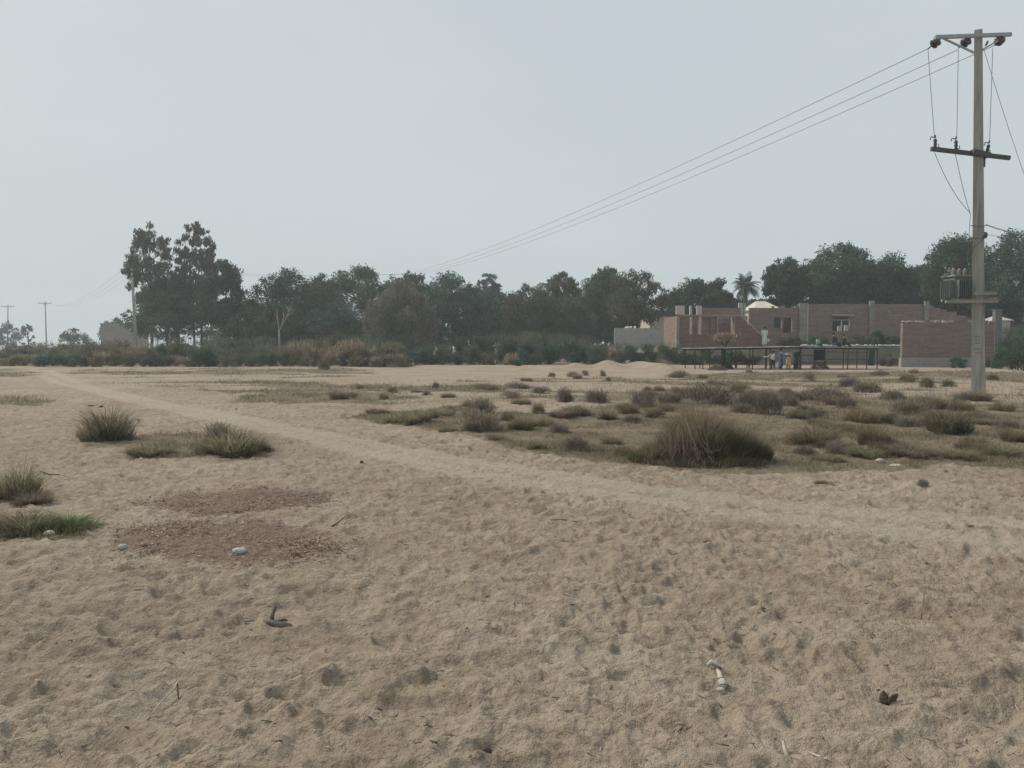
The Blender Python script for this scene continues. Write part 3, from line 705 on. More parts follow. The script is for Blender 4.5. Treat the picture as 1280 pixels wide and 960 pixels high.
T('broad dark tree with a lumpy top behind the weeping tree', 362, 338, 104, 420, 95, 'dark', 14000, 48, .24, seed=11, trunk_r=.25)
T('low blue green tree left of the feathery grey tree', 420, 380, 80, 430, 88, 'teal', 8000, 30, .22, seed=12)
T('widest rounded green tree of the grove, behind the feathery grey tree', 455, 333, 118, 425, 104, 'dark', 15000, 50, .26, seed=13, trunk_r=.3)
T('feathery grey brown tamarisk standing in front of the grove', 500, 352, 88, 440, 82, 'tam', 13000, 40, .2, 1.5, .1, 'tamarisk_tree', seed=14, trunks=2)
T('green tree top where the power lines meet the grove', 513, 341, 44, 390, 108, 'dark', 5000, 22, .26, seed=15)
T('dark flat topped tree with bare trunks and a white wall showing behind', 563, 346, 74, 412, 98, 'teal', 10500, 38, .25, seed=16, trunks=3, trunk_r=.15)
T('tall narrow pale tree rising above the middle of the grove', 611, 336, 36, 405, 132, 'teal', 5500, 28, .34, seed=17)
T('blue green rounded tree in the middle of the grove', 612, 368, 56, 420, 100, 'teal', 7000, 30, .24, seed=18)
T('reddish brown half bare tree in the middle of the grove', 662, 352, 64, 425, 94, 'brown', 10000, 38, .2, .6, .3, seed=19, trunk_r=.15, branchy=16)
T('thin airy tree with gaps of sky, right of the reddish brown tree', 704, 338, 46, 410, 100, 'grey', 3600, 30, .24, .5, .7, seed=20, trunk_r=.13, branchy=16)
T('brownish low tree under the thin airy tree', 712, 375, 60, 430, 92, 'brown', 8000, 30, .2, .6, .1, seed=21)
T('dark green tree with an open spiky top left of the half bare tree', 757, 333, 66, 420, 103, 'dark', 8500, 40, .24, .2, .4, seed=22, trunk_r=.2, branchy=14)
T('half bare tree with a dark straight trunk before the cream house', 797, 336, 76, 400, 80, 'brown', 4200, 46, .16, .5, .75, seed=23, trunk_r=.20, branchy=34, clr=.27)
T('blue green tree between the half bare tree and the palm', 868, 348, 66, 400, 96, 'dark', 8500, 34, .25, seed=24)
T('grey green lower tree left of the palm', 897, 350, 36, 398, 90, 'grey', 4500, 24, .23, seed=25)
T('open topped dark tree just right of the palm', 980, 324, 52, 385, 92, 'dark', 6500, 34, .25, .1, .35, seed=26, branchy=14)
T('tallest dark tree behind the long brick wall', 1048, 308, 92, 385, 90, 'dark', 14000, 50, .25, seed=27, trunk_r=.25)
T('dark tree behind the wall, right of the tallest one', 1103, 320, 70, 388, 91, 'dark', 10500, 40, .25, seed=28)
T('dark lower tree behind the broken end of the brick wall', 1148, 336, 70, 395, 92, 'teal', 10000, 38, .25, seed=29)
T('big dark tree behind the transformer', 1196, 298, 86, 395, 84, 'dark', 14000, 48, .23, seed=30, trunk_r=.25)
T('big blue green tree at the right edge behind the concrete pole', 1262, 292, 92, 402, 80, 'teal', 15000, 50, .23, seed=31, trunk_r=.25)
T('dense dark tree low behind the pole, under the big right trees', 1228, 345, 90, 415, 88, 'teal', 10000, 38, .24, seed=32)

for (px, pt, wp, Y, mt, lb) in ((400,344,72,103,'dark','mid green tree filling in between the lumpy tree and the widest grove tree'),(538,352,60,110,'dark','green tree just behind the tamarisk on its right'),(588,354,52,107,'dark','green tree left of the tall narrow tree'),
    (637,366,50,104,'teal','blue green tree between the tall narrow and the reddish tree'),(684,352,50,108,'grey','greyish tree behind the reddish brown one'),(733,352,60,108,'dark','dark tree between the airy and the spiky topped tree'),(779,346,60,110,'teal','blue green tree behind the left half of the half bare tree'),
    (832,366,56,104,'dark','low dark tree right of the half bare tree'),(905,368,70,104,'dark','low dark tree behind the palm and the front block'),(1012,332,70,97,'dark','dark tree between the open topped and the tallest one'),(1078,330,80,98,'teal','blue green tree behind the tallest ones'),
    (1170,336,70,96,'dark','dark tree between the low one and the big one behind the transformer'),(950,372,60,100,'teal','low blue green tree behind the small cream house'),(310,372,46,104,'dark','small dark tree in the gap left of the weeping tree')):
    T(lb, px, pt, wp, 424 if px < 850 else 396, Y, mt, 6500, 30, .25, seed=px)
for i, (px, pt, wp) in enumerate(((290,400,90),(352,396,100),(420,392,100),(486,396,90),(540,405,60),(600,398,80),(655,396,90),(712,398,90),(768,402,70),(838,396,60))):
    T('dense low understory tree deep in the grove, ' + ('behind the weeping tree','behind the pale dead tree','below the lumpy tree','behind the tamarisk','beside the white wall','below the tall narrow tree','below the reddish tree','below the airy tree','below the spiky topped tree','next to the cream house')[i], px, pt, wp, 430, 116, ('dark', 'teal')[i % 2], 5000, 26, .27, seed=40+i)
# pale dead tree
def dead_tree():
    Y = 70; b0 = at(349, 428, Y); z0 = H(b0.x, Y); root = empty('dead_tree', (b0.x, Y, z0)); tag(root, 'pale leafless forked dead tree rising from the left thicket', 'tree')
    L = lambda px, py: at(px, py, Y)-Vector((b0.x, Y, z0))
    t = MB(); t.tube([(0, 0, -.1), L(349, 420), L(349, 412)], [.10, .08, .07], 7); t.build('trunk', M['palebark'], root, True)
    t = MB(); t.tube([L(349, 413), L(347, 400), L(346, 386)], [.06, .045, .02], 6); t.tube([L(349, 413), L(357, 398), L(364, 385)], [.065, .05, .02], 6)
    t.tube([L(352, 406), L(355, 395), L(354, 390)], [.05, .04, .02], 5); t.tube([L(347, 400), L(344, 392)], [.04, .015], 5); t.tube([L(358, 396), L(366, 390)], [.04, .015], 5)
    t.build('branches', M['palebark'], root, True)
dead_tree()

def palm():
    Y = 108; b0 = at(931, 420, Y); z0 = H(b0.x, Y); hz = PZ(358, Y)-z0; root = empty('palm_tree', (b0.x, Y, z0)); tag(root, 'date palm with a feathery round head above the brick building', 'palm tree')
    t = MB(); t.tube([(0, 0, -.1), (.1, 0, hz*.5), (0, 0, hz)], [.3, .24, .22], 8); t.build('trunk', M['bark'], root, True)
    V = []; Q = []; ti = []; r_ = random.Random(4)
    for i in range(70):
        a = r_.uniform(0, 6.283); el = r_.uniform(-.7, 1.45); L = r_.uniform(1.6, 2.35); p = Vector((0, 0, hz)); d = Vector((math.cos(a)*math.cos(el), math.sin(a)*math.cos(el), math.sin(el)))
        side = Vector((-math.sin(a), math.cos(a), 0)); tt = r_.random()
        for k in range(9):
            q = p+d*L/9; d = (d+Vector((0, 0, -.15))).normalized()
            for sg in (-1, 1):
                for hh in (0, .5):
                    pp = p.lerp(q, hh); tip = pp+side*sg*.5*math.sin(.5+k*.28)+d*.28+Vector((0, 0, -.12)); n_ = Vector((0, 0, .03))
                    i0 = len(V); V += [tuple(pp-d*.03), tuple(pp+d*.06), tuple(tip+n_), tuple(tip-n_)]; Q.append((i0, i0+1, i0+2, i0+3)); ti.append(min(1, max(0, tt+r_.uniform(-.2, .2))))
            p = q
    link('crown', fast_mesh('crown', V, Q, None, False, [('tint', 'FACE', ti)]), M['teal'], root)
palm()

# ------------------------------------------------------------------ thicket bushes
def bush_mesh(seed, k=16, n=2600, leaf=.10, tall=1.0, twig=False):
    g = np.random.default_rng(seed); Cs = []
    while len(Cs) < k:
        p = g.uniform(-1, 1, 3)
        if np.linalg.norm(p) > 1: continue
        Cs.append([p[0]*.8, p[1]*.7, .10+abs(p[2])*.78*tall])
    Cs = np.array(Cs); rad = g.uniform(.16, .34, k); w_ = rad**2; counts = (w_/w_.sum()*n).astype(int)
    V, q, ti = leaves(Cs, rad, counts, leaf, seed+5, 0, .4)
    # upright sprays breaking the outline
    n2 = 70; a = g.uniform(0, 6.28, n2); r = g.random(n2)**.5*.85; P = np.stack([r*np.cos(a), r*np.sin(a), .35+.45*np.sqrt(np.clip(1-r*r, 0, 1))*tall], 1)
    V2, q2, t2 = blades(P, g.uniform(.15, .36, n2), g.uniform(.012, .022, n2), g.uniform(.1, .7, n2), a+g.normal(0, .6, n2), .3)
    V = np.concatenate([V, V2]); o = len(q)*4; tt = g.uniform(.4, 1, n2)
    return fast_mesh('bush', V, np.concatenate([q, q2+o]), t2+o, False, [('tint', 'FACE', np.concatenate([ti, tt, tt]))])
BM = [bush_mesh(300+i) for i in range(6)]; BMM = {}
def bush(x, Y, w_, h_, mat, label, group=None, name='bush', cat='bush', var=None):
    i = random.randrange(6) if var is None else var
    if (i, mat) not in BMM: BMM[(i, mat)] = BM[i].copy(); BMM[(i, mat)].materials.append(M[mat])
    o = link(name, BMM[(i, mat)], None); o.location = (x, Y, H(x, Y)-.08); o.rotation_euler = (0, 0, random.uniform(0, 6.28)); o.scale = (w_/2*.95, w_/2, h_*.95)
    return tag(o, label, cat, group)
rb = random.Random(21)
LMT = [(-10,430,'the leftmost power pole',12),(58,430,'the second power pole',12),(110,430,'the far grey building',14),(171,430,'the wooden pole',12),(215,430,'the eucalyptus pair',14),(269,430,'the dark hollow',12),(310,430,'the weeping tree',12),(349,430,'the pale dead tree',12),(395,430,'the lumpy topped tree',12),(440,430,'the tall olive bush',12),(475,430,'the rusty brown bush',14),(510,430,'the tamarisk',12)]
CN = {'olive': 'olive', 'grey': 'grey green', 'brown': 'brown', 'dark': 'dark green', 'tb': 'straw brown', 'teal': 'blue green', 'tp': 'grey brown', 'fresh': 'fresh green'}
# left thicket: three ragged rows
for row, (Y, h0, h1, step) in enumerate(((58, .7, 1.4, 17), (63, 1.1, 1.95, 21), (70, 1.5, 2.4, 25), (78, 1.8, 2.7, 32))):
    px = -30+row*9
    while px < 512:
        Yj = Y+rb.uniform(-1.5, 1.5)+(2.5 if px < 90 else 0); w_ = rb.uniform(.9, 1.5)*step/FPX*Yj*1.5; hh = rb.uniform(h0, h1)*(.8 if px < 90 else (1.22 if px > 250 else 1))
        k = rb.choice(['olive', 'brown', 'brown', 'grey', 'tp', 'tb', 'olive']) if row < 2 else rb.choice(['brown', 'grey', 'tp', 'olive', 'dark'])
        if px > 500 and row == 0: k = 'teal'
        where = ('front edge', 'second row', 'middle', 'back')[row]
        seg = 'left of the timber pole' if px < 165 else ('between the timber pole and the pale dead tree' if px < 345 else 'between the pale dead tree and the sand flat')
        lb = '%s bush in the %s of the left thicket' % (CN[k], where)
        bush(PX(px, Yj), Yj, w_, hh, k, '%s bush, thicket %s, %s' % (CN[k], where, nearby(px, 430, LMT)), 'bushes of the left thicket'); px += step*rb.uniform(.75, 1.25)
bush(PX(62, 58), 57.5, 2.6, 1.3, 'teal', 'dark blue green bush at the thicket edge beside the track'); bush(PX(83, 58), 57.8, 2.4, 1.2, 'dark', 'very dark small bush right of the blue green one beside the track')
bush(PX(263, 60), 58.5, 2.8, 1.7, 'teal', 'rounded grey green bush before the dark hollow in the thicket')
bush(PX(218, 62), 60, 2.0, 2.0, 'dark', 'small dark green bush in the thicket right of the timber pole')
bush(PX(270, 74), 66, 1.5, 2.5, 'dark', 'dark arched bush behind a pale stem in the thicket')
bush(PX(472, 60), 58.5, 4.4, 2.1, 'brown', 'broad rusty brown bush at the right end of the left thicket')
bush(PX(440, 60), 60, 3.6, 2.3, 'tb', 'straw coloured bush left of the broad rusty one')
bush(PX(424, 64), 63, 2.2, 3.1, 'olive', 'taller olive bush standing above the straw coloured one')
# middle bushes beyond the sand flat
LMM = [(520,430,'the tamarisk',14),(560,430,'the white wall',14),(611,430,'the tall narrow tree',14),(650,430,'the reddish brown tree',14),(700,430,'the thin airy tree',14),(750,430,'the spiky topped tree',14),(797,430,'the half bare tree',14),(846,430,'the red block corner',12),(905,430,'the big opening',14),(945,430,'the stepped wall',14)]
MID = [(520,64,3.2,1.6,'teal'),(545,64,2.6,1.5,'dark'),(568,63,2.6,1.3,'teal'),(590,64,2.4,1.9,'grey'),(536,67,2.8,1.9,'teal'),(555,68,2.8,2.0,'grey'),(603,66,3.4,2.9,'grey'),(640,66,3.6,2.9,'grey'),(622,68,3.2,3.0,'olive'),(672,67,3.4,2.9,'grey'),(704,66,3.4,2.8,'teal'),
 (660,64,2.6,2.2,'teal'),(690,64,2.8,2.3,'dark'),(728,66,3.0,2.2,'teal'),(612,63,2.2,1.3,'olive'),(640,62.5,2.0,1.2,'tb'),(668,62.5,1.8,1.1,'olive'),(645,60,1.6,.75,'dark'),(745,64,2.8,1.6,'grey'),(768,65,2.8,1.6,'tp'),(790,65,3,1.6,'teal'),
 (812,65,2.8,1.5,'dark'),(835,65,2.8,1.5,'grey'),(755,70,3,2.0,'brown'),(780,70,3,1.9,'grey'),(575,70,3,2.6,'teal'),(860,63,2.4,1.4,'dark'),(880,63.5,2.4,1.5,'grey'),(905,63.5,2.6,1.4,'teal'),(925,63.5,2.4,1.4,'dark'),(945,63.5,2.4,1.2,'grey'),(850,64,2,1.5,'teal'),(730,74,4,2.6,'brown'),(700,76,4,3.2,'brown'),(660,78,4,3.4,'brown')]
for (px, Y, w_, h_, k) in MID:
    seg = 'behind the flat sand in the middle' if px < 600 else ('in the clump behind the sand heaps' if px < 740 else ('below the grey compound wall' if px < 845 else 'under the red brick building'))
    seg2 = 'front' if Y < 64.5 else 'rear'
    bush(PX(px, Y), Y, w_, h_, k, '%s %s bush %s, %s' % ('low' if h_ < 1.7 else 'tall', CN[k], 'in front' if Y < 64.5 else 'behind others', nearby(px, 430, LMM)), 'bushes '+seg)
# terrace bushes and right side
for (px, Y, w_, h_, k, lb) in (
    (930,67,1.6,1.1,'grey','small grey green bush before the stepped broken wall'),(975,69,2.6,1.35,'tp','dry grass mound under the left window of the long wall'),(990,69,2.6,1.1,'olive','olive bush under the left window of the long wall'),
    (1015,69,1.8,1.2,'fresh','fresh green bush right of the tall grey column'),(1032,69,2.2,1.0,'olive','low olive bush below the second window of the long wall'),(1075,69,2.6,1.2,'grey','grey green bush left of the free brick wall, farther one'),
    (1100,68,2.6,1.6,'teal','dark leafy bush by the upper left corner of the free brick wall'),(1118,67.5,2.2,1.3,'dark','dark green bush touching the left edge of the free brick wall'),
    (1108,60,1.6,1.2,'olive','olive bush at the right end of the pen below the terrace'),(1118,58.5,1.5,1.1,'tp','dry bush at the foot of the free brick wall, its left corner'),
    (1200,55,1.8,1.1,'dark','dark green bush at the foot of the free brick wall beside the concrete pole'),(1250,54,2.4,1.8,'fresh','dark green bush just right of the concrete pole'),
    (1280,50,2.8,2.2,'fresh','fresh green bush at the right edge of the frame'),(1262,58,3.2,3.0,'teal','tall blue green bush behind the green ones at the right edge'),(1285,62,3.6,4.0,'fresh','tallest olive bush at the right edge'),
    (1245,66,3.0,2.4,'grey','grey green bush below the grey pillar'),(1268,68,3.0,2.0,'brown','brownish bush behind the right edge bushes'),(1228,60,2.0,1.3,'teal','blue green bush peeping out right behind the pole')):
    bush(PX(px, Y), Y, w_, h_, k, lb)

# pale stem in front of the dark hollow
t = MB(); p = at(269, 434, 63.5); z0 = H(p.x, 63.5); t.tube([(0, 0, 0), (.05, 0, 1.1), (.12, 0, PZ(414, 63.5)-z0)], [.07, .055, .03], 6)
tag(t.build('bare_sapling', M['wood'], None, True, (p.x, 63.5, z0)), 'thin pale bare stem in front of the dark arched bush', 'sapling')

# ------------------------------------------------------------------ brick building on the terrace
def grid(a, b, step): n = max(1, int(round((b-a)/step))); return [a+(b-a)*i/n for i in range(n+1)]
def merge(base, cuts): return sorted(set([round(v, 4) for v in base if all(abs(v-c) > .04 for c in cuts)]+[round(c, 4) for c in cuts]))
def holed_wall(xa, xb, za, topf, y0, th, holes, step=.3, dz=.17, jag=0, seed=0):
    xs = merge(grid(xa, xb, step), [h[0] for h in holes]+[h[1] for h in holes]); zmax = max(topf(x) for x in xs)+.2
    zs = merge(grid(za, zmax, dz), [h[2] for h in holes]+[h[3] for h in holes]); r_ = random.Random(seed); j_ = [r_.uniform(-jag, jag) for _ in xs]
    def solid(i, j):
        xm = (xs[i]+xs[i+1])/2; zm = (zs[j]+zs[j+1])/2
        if zm > topf(xm)+j_[i]: return False
        return not any(h[0] < xm < h[1] and h[2] < zm < h[3] for h in holes)
    m_ = MB(); m_.box_cells(xs, zs, solid, y0, th); return m_
def building():
    FY, BY = 66.5, 72.0; ox, oz = PX(900, FY), 1.3
    root = empty('brick_building', (ox, FY, oz)); tag(root, 'roofless unfinished brick building with a red front block, grey columns and a long rear wall', 'building')
    def put(m_, name, mat):
        m_.v = [(a-ox, b-FY, c-oz) for a, b, c in m_.v]; return m_.build(name, M[mat], root)
    X = lambda px: PX(px, FY); Z = lambda py: PZ(py, FY); XB = lambda px: PX(px, BY); ZB = lambda py: PZ(py, BY)
    # front block
    holes = [(X(865), X(873), Z(418), Z(397)), (X(878), X(888), Z(418), Z(398)), (X(897), X(916), Z(421), Z(397))]
    put(holed_wall(X(848.5), X(925), .9, lambda x: Z(395.5), FY, .3, holes), 'front_wall', 'brick')
    m_ = MB(); m_.box(((X(848)+X(926))/2, FY+.15, Z(394.3)), (X(926)-X(848)+.05, .42, .15)); put(m_, 'lintel_beam', 'conc_dark')
    for a, b in ((845, 855.5), (862, 864.5), (871, 877)):
        m_ = MB(); m_.box(((X(a)+X(b))/2, FY+.16, (Z(382)+Z(393.2))/2), (X(b)-X(a), .3, Z(382)-Z(393.2))); put(m_, 'parapet_pier', 'paleplaster')
    put(holed_wall(X(878), X(925), Z(393.2), lambda x: Z(385), FY+.02, .24, [], jag=.04), 'parapet_wall', 'brickg')
    for a, b in ((861.5, 865), (873, 876.5)):
        m_ = MB(); m_.box(((X(a)+X(b))/2, FY+.1, (Z(396.2)+Z(418))/2), (X(b)-X(a)-.01, .26, Z(396.2)-Z(418))); put(m_, 'window_jamb', 'jamb')
    m_ = MB(); m_.box(((X(877)+X(889))/2, FY+.24, (Z(397.5)+Z(418))/2), (X(889)-X(877), .08, Z(397.5)-Z(418))); put(m_, 'bricked_panel', 'brickg')
    m_ = MB(); m_.box(((X(896.5)+X(916.5))/2, FY-.03, Z(396.6)), (X(918)-X(895), .3, .1)); m_.box((X(896), FY-.02, (Z(397)+Z(421))/2), (.09, .3, Z(397)-Z(421))); m_.box((X(917), FY-.02, (Z(397)+Z(421))/2), (.09, .3, Z(397)-Z(421))); put(m_, 'door_frame', 'conc_dark')
    m_ = MB(); m_.box((X(846.8), FY+.1, (Z(395)+.9)/2), (.26, .5, Z(395)-.9)); put(m_, 'column', 'conc_dark')
    # stepped broken side wall falling to the right
    def stp(x):
        f = (x-X(926))/(X(958)-X(926)); return Z(396+f*30)
    put(holed_wall(X(925), X(958), .9, stp, FY+.02, .3, [], .2, .09), 'broken_wall', 'brick')
    m_ = MB(); f0 = None
    for k in range(16):
        x = X(928)+k*(X(956)-X(928))/16; m_.box((x+.06, FY+.15, stp(x)+.03), (.18, .26, .06), .1)
    put(m_, 'mortar_cap', 'paleplaster')
    for px_, w_, t_, b_ in ((927, 4.5, 378, 396), (932, 2.5, 379, 398)):
        m_ = MB(); m_.box((X(px_), FY+.55, (Z(t_)+.9)/2), (w_/FPX*FY, .3, Z(t_)-.9)); put(m_, 'column', 'concrete')
    # side walls of the block run back
    for px_ in (847, 934):
        m_ = MB(); m_.box((X(px_), (FY+.4+BY)/2, (.9+Z(395))/2), (.25, BY-FY-.5, Z(395)-.9)); put(m_, 'side_wall', 'brickg')
    m_ = MB(); m_.box(((X(850)+X(925))/2, BY-1.5, (1+Z(394))/2), (X(932)-X(849), .24, Z(394)-1)); put(m_, 'inner_wall', 'brickg')
    # long rear wall
    def top(x):
        if x < XB(998): return ZB(384)
        if x < XB(1158): return ZB(380.5)
        f = (x-XB(1158))/(XB(1212)-XB(1158)); return ZB(380.5+f*17)
    holes = [(XB(967), XB(977), ZB(410), ZB(397)), (XB(979), XB(990), ZB(416), ZB(397)), (XB(1040), XB(1062), ZB(414), ZB(395))]
    put(holed_wall(XB(936), XB(1215), 1.0, top, BY, .3, holes, jag=.05, seed=3), 'rear_wall', 'brickg')
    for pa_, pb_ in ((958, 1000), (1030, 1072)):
        m_ = MB(); m_.box(((XB(pa_)+XB(pb_))/2, BY+1.6, (1.2+ZB(388))/2), (XB(pb_)-XB(pa_), .1, ZB(388)-1.2)); put(m_, 'inner_wall', 'interior')  # panels added behind the windows, coloured as the dark interior
    m_ = MB(); m_.box(((XB(1039)+XB(1064))/2, BY-.1, ZB(394)), (XB(1065)-XB(1038), .34, .14)); m_.box(((XB(1040)+XB(1062))/2, BY+.1, ZB(400)), (XB(1062)-XB(1040), .1, .08))
    m_.box((XB(1052), BY+.1, (ZB(400)+ZB(414))/2), (.09, .1, ZB(400)-ZB(414))); put(m_, 'window_frame', 'galv')
    m_ = MB(); m_.box((XB(1049.5), BY+.15, ZB(411)), (.3, .2, .5)); put(m_, 'window_block', 'paleplaster')
    m_ = MB(); m_.box((XB(1058), BY+.15, ZB(410)), (.32, .2, .55)); put(m_, 'window_block', 'paleplaster')
    for px_, w_, t_ in ((1003, 10, 379), (1088, 6, 376), (1156, 5, 376.5)):
        m_ = MB(); m_.box((XB(px_), BY-.12, (ZB(t_)+1)/2), (w_/FPX*BY, .2, ZB(t_)-1)); put(m_, 'column', 'conc_dark')
    m_ = MB(); m_.box((XB(1007.8), BY-.2, (ZB(380)+1)/2), (.10, .16, ZB(380)-1)); put(m_, 'pipe', 'paleplaster')
building()
def house(label, name, pa, pb, ptop, Y, depth, wallm, roofm, pitch=0, pbot=432, win=()):
    x0, x1 = PX(pa, Y), PX(pb, Y); z0 = H((x0+x1)/2, Y)-.3; z1 = PZ(ptop, Y); root = empty(name, ((x0+x1)/2, Y+depth/2, z0)); tag(root, label, 'house'); L = x1-x0; hh = z1-z0
    m_ = MB()
    if pitch:
        h_ = hh-pitch; m_.box((0, 0, h_/2), (L, depth, h_)); m_.build('wall', M[wallm], root)
        r_ = MB(); e = .25; r_.v = [(-L/2-e, -depth/2-e, h_), (L/2+e, -depth/2-e, h_), (L/2+e, depth/2+e, h_), (-L/2-e, depth/2+e, h_), (-L*.22, 0, hh), (L*.22, 0, hh)]; r_.f = [(0, 1, 5, 4), (1, 2, 5), (2, 3, 4, 5), (3, 0, 4), (3, 2, 1, 0)]
        r_.build('roof', M[roofm], root)
    else:
        m_.box((0, 0, hh/2), (L, depth, hh)); m_.build('wall', M[wallm], root); r_ = MB(); r_.box((0, 0, hh+.06), (L+.2, depth+.2, .12)); r_.build('roof', M[roofm], root)
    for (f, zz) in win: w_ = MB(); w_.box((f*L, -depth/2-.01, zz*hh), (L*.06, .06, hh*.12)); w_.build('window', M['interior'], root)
house('small cream house behind the long wall, only its pale pitched roof showing', 'house', 945, 974, 375, 82, 5, 'plaster', 'plaster', 1.0)
house('cream plastered house with a flat roof left of the red brick block', 'house', 812, 842, 397, 84, 6, 'paleplaster', 'paleplaster', 0, win=[(-.25, .62)])
house('low cream lean-to partly hidden by the half bare tree', 'shed', 778, 812, 407, 84, 5, 'paleplaster', 'paleplaster', .9)
house('small whitish hut at the right edge behind the bushes', 'hut', 1250, 1262, 394, 76, 3, 'concrete', 'paleplaster', .5)
house('flat roofed grey brick building far off behind the left thicket', 'house', 126, 159, 405, 135, 8, 'conc_dark', 'conc_dark', 0)
# compound walls
def freewall(name, label, xa, xb, za, topf, Y, th, mat, **k):
    m_ = holed_wall(xa, xb, za, topf, 0, th, [], **k); o_ = (xa+xb)/2; m_.v = [(a-o_, b, c-za) for a, b, c in m_.v]
    o = m_.build(name, M[mat], None, False, (o_, Y, za)); return tag(o, label, 'wall')
freewall('compound_wall', 'grey plastered compound wall left of the red brick building', PX(768, 76), PX(838, 76), 1.0, lambda x: PZ(410.5, 76), 76, .25, 'concrete', jag=.03)
freewall('white_wall', 'bright white wall glimpsed between tree trunks in the grove', PX(532, 125), PX(566, 125), -.1, lambda x: PZ(415, 125), 125, .3, 'white')
RY = 64.6
m_ = None
root = empty('retaining_wall', (PX(1044, RY), RY, -.1)); tag(root, 'grey stone retaining wall along the terrace behind the pen', 'wall')
w_ = holed_wall(PX(955, RY), PX(1132, RY), -.1, lambda x: PZ(432.5, RY), 0, .35, [], jag=.03, seed=8); w_.v = [(a-PX(1044, RY), b, c+.1) for a, b, c in w_.v]; w_.build('wall', M['stone'], root)
r_ = random.Random(9); m_ = MB()
for k in range(60):
    x = r_.uniform(PX(1006, RY), PX(1130, RY)); m_.rock((x-PX(1044, RY), r_.uniform(.08, .3), PZ(432.5, RY)+.1+r_.uniform(0, .06)), (r_.uniform(.15, .6), r_.uniform(.2, .3), r_.uniform(.08, .22)), k, rz=r_.uniform(-.3, .3))
m_.build('rubble_coping', M['rubble'], root)
# free-standing brick wall near the pole
BYW = 57.5; xa, xb = PX(1128, BYW), PX(1243, BYW); za = -.12
root = empty('brick_wall', ((xa+xb)/2, BYW, za)); tag(root, 'free standing pinkish brick wall with a ragged top and pale footing beside the concrete pole', 'wall'); o_ = (xa+xb)/2
w_ = holed_wall(xa, xb, za, lambda x: PZ(402.5, BYW), 0, .34, [], .25, .085, jag=.13, seed=4); w_.v = [(a-o_, b, c-za) for a, b, c in w_.v]; w_.build('wall', M['brickc'], root)
w_ = MB(); w_.box((0-.35, .1, (PZ(447, BYW)-za)/2), (xb-xa-.5, .36, PZ(447, BYW)-za)); w_.build('footing', M['foot'], root)
m_ = MB()
for k in range(46):
    x = r_.uniform(-(xb-xa)/2+.1, (xb-xa)/2-.1); m_.box((x, r_.uniform(.1, .25), PZ(402.5, BYW)-za+r_.uniform(.0, .08)), (r_.uniform(.12, .3), .2, r_.uniform(.07, .12)), r_.uniform(-.4, .4))
m_.build('loose_bricks', M['jamb'], root)
# side return of the wall
Yp = 62; x = PX(1245.5, Yp); z = H(x, Yp); m_ = MB(); m_.box((0, 0, (PZ(388, Yp)-z)/2), (.52, .42, PZ(388, Yp)-z)); m_.box((0, 0, PZ(388, Yp)-z+.04), (.60, .50, .09))
M['pillar'] = simple('dark_weathered_concrete', (.11, .115, .115), (.17, .172, .17), 2.5, bs=.3)
tag(m_.build('pillar', M['pillar'], None, False, (x, Yp, z)), 'plain grey concrete pillar just right of the power pole', 'pillar')

# ------------------------------------------------------------------ low shelters and pen
def shelter(label, Y, x0, x1, ztop, posts, backposts, rails=(), slope=0):
    root = empty('shelter_frame', (x0, Y, 0)); tag(root, label, 'shelter')
    def post(px_, yy, lean=0, r=.035):
        x = PX(px_, Y); z = H(x, Y+yy); m_ = MB(); m_.tube([(x-x0, yy, z-.1), (x-x0+lean*.5, yy, .7), (x-x0+lean, yy, ztop+slope*(x-x0)-.03)], [r, r*.95, r*.9], 6); m_.build('post', M['darkwood'], root, True)
    for p_, l_ in posts: post(p_, 0, l_)
    for p_, l_ in backposts: post(p_, 2.2, l_)
    m_ = MB(); m_.bar((0, 0, ztop-.05), (x1-x0, 0, ztop+slope*(x1-x0)-.05), .07, .09); m_.bar((0, 2.2, ztop-.05), (x1-x0, 2.2, ztop+slope*(x1-x0)-.05), .07, .09); m_.build('roof_beam', M['darkwood'], root)
    m_ = MB(); n = 24
    r_ = random.Random(int(Y*10)); 
    for k in range(n):
        a = (x1-x0)*k/n; b = (x1-x0)*(k+1)/n; zz = ztop+slope*(a+b)/2+.018+r_.uniform(0, .02); m_.box(((a+b)/2, 1.1, zz), ((b-a)*.98, 2.7+r_.uniform(-.1, .2), .03))
    m_.build('roof_sheet', M['roofsheet'], root)
    for (pa, pb, pz, yy) in rails:
        m_ = MB(); xa_ = PX(pa, Y)-x0; xb_ = PX(pb, Y)-x0; z = PZ(pz, Y); m_.tube([(xa_, yy, z), ((xa_+xb_)/2, yy, z-.02), (xb_, yy, z)], .025, 6); m_.build('rail', M['darkwood'], root, True)
    return root
SY = 52
s1 = shelter('long low shelter on thin posts with a flat roof, the left of the two', SY, PX(862, SY), PX(1003, SY), PZ(436.3, SY), [(869, 0), (879, 0), (902, .03), (941, 0), (957, .02), (963, 0), (1000, 0)], [(866, 0), (885, .1), (898, 0), (915, -.1), (925, .1), (932, 0), (950, 0), (972, 0), (990, 0)], slope=.017)
s2 = shelter('right low shelter with pen rails and a drooping flat roof', SY, PX(999.5, SY), PX(1099, SY), PZ(434.3, SY), [(1001.5, 0), (1018, 0), (1060, .02), (1084, 0), (1097, 0)], [(1010, 0), (1036, 0), (1048, 0), (1072, 0), (1090, 0)], [(1034, 1085, 440, 0), (1034, 1085, 449, 0), (1001, 1034, 444, .02), (1001, 1034, 453, .02)], slope=-.006)
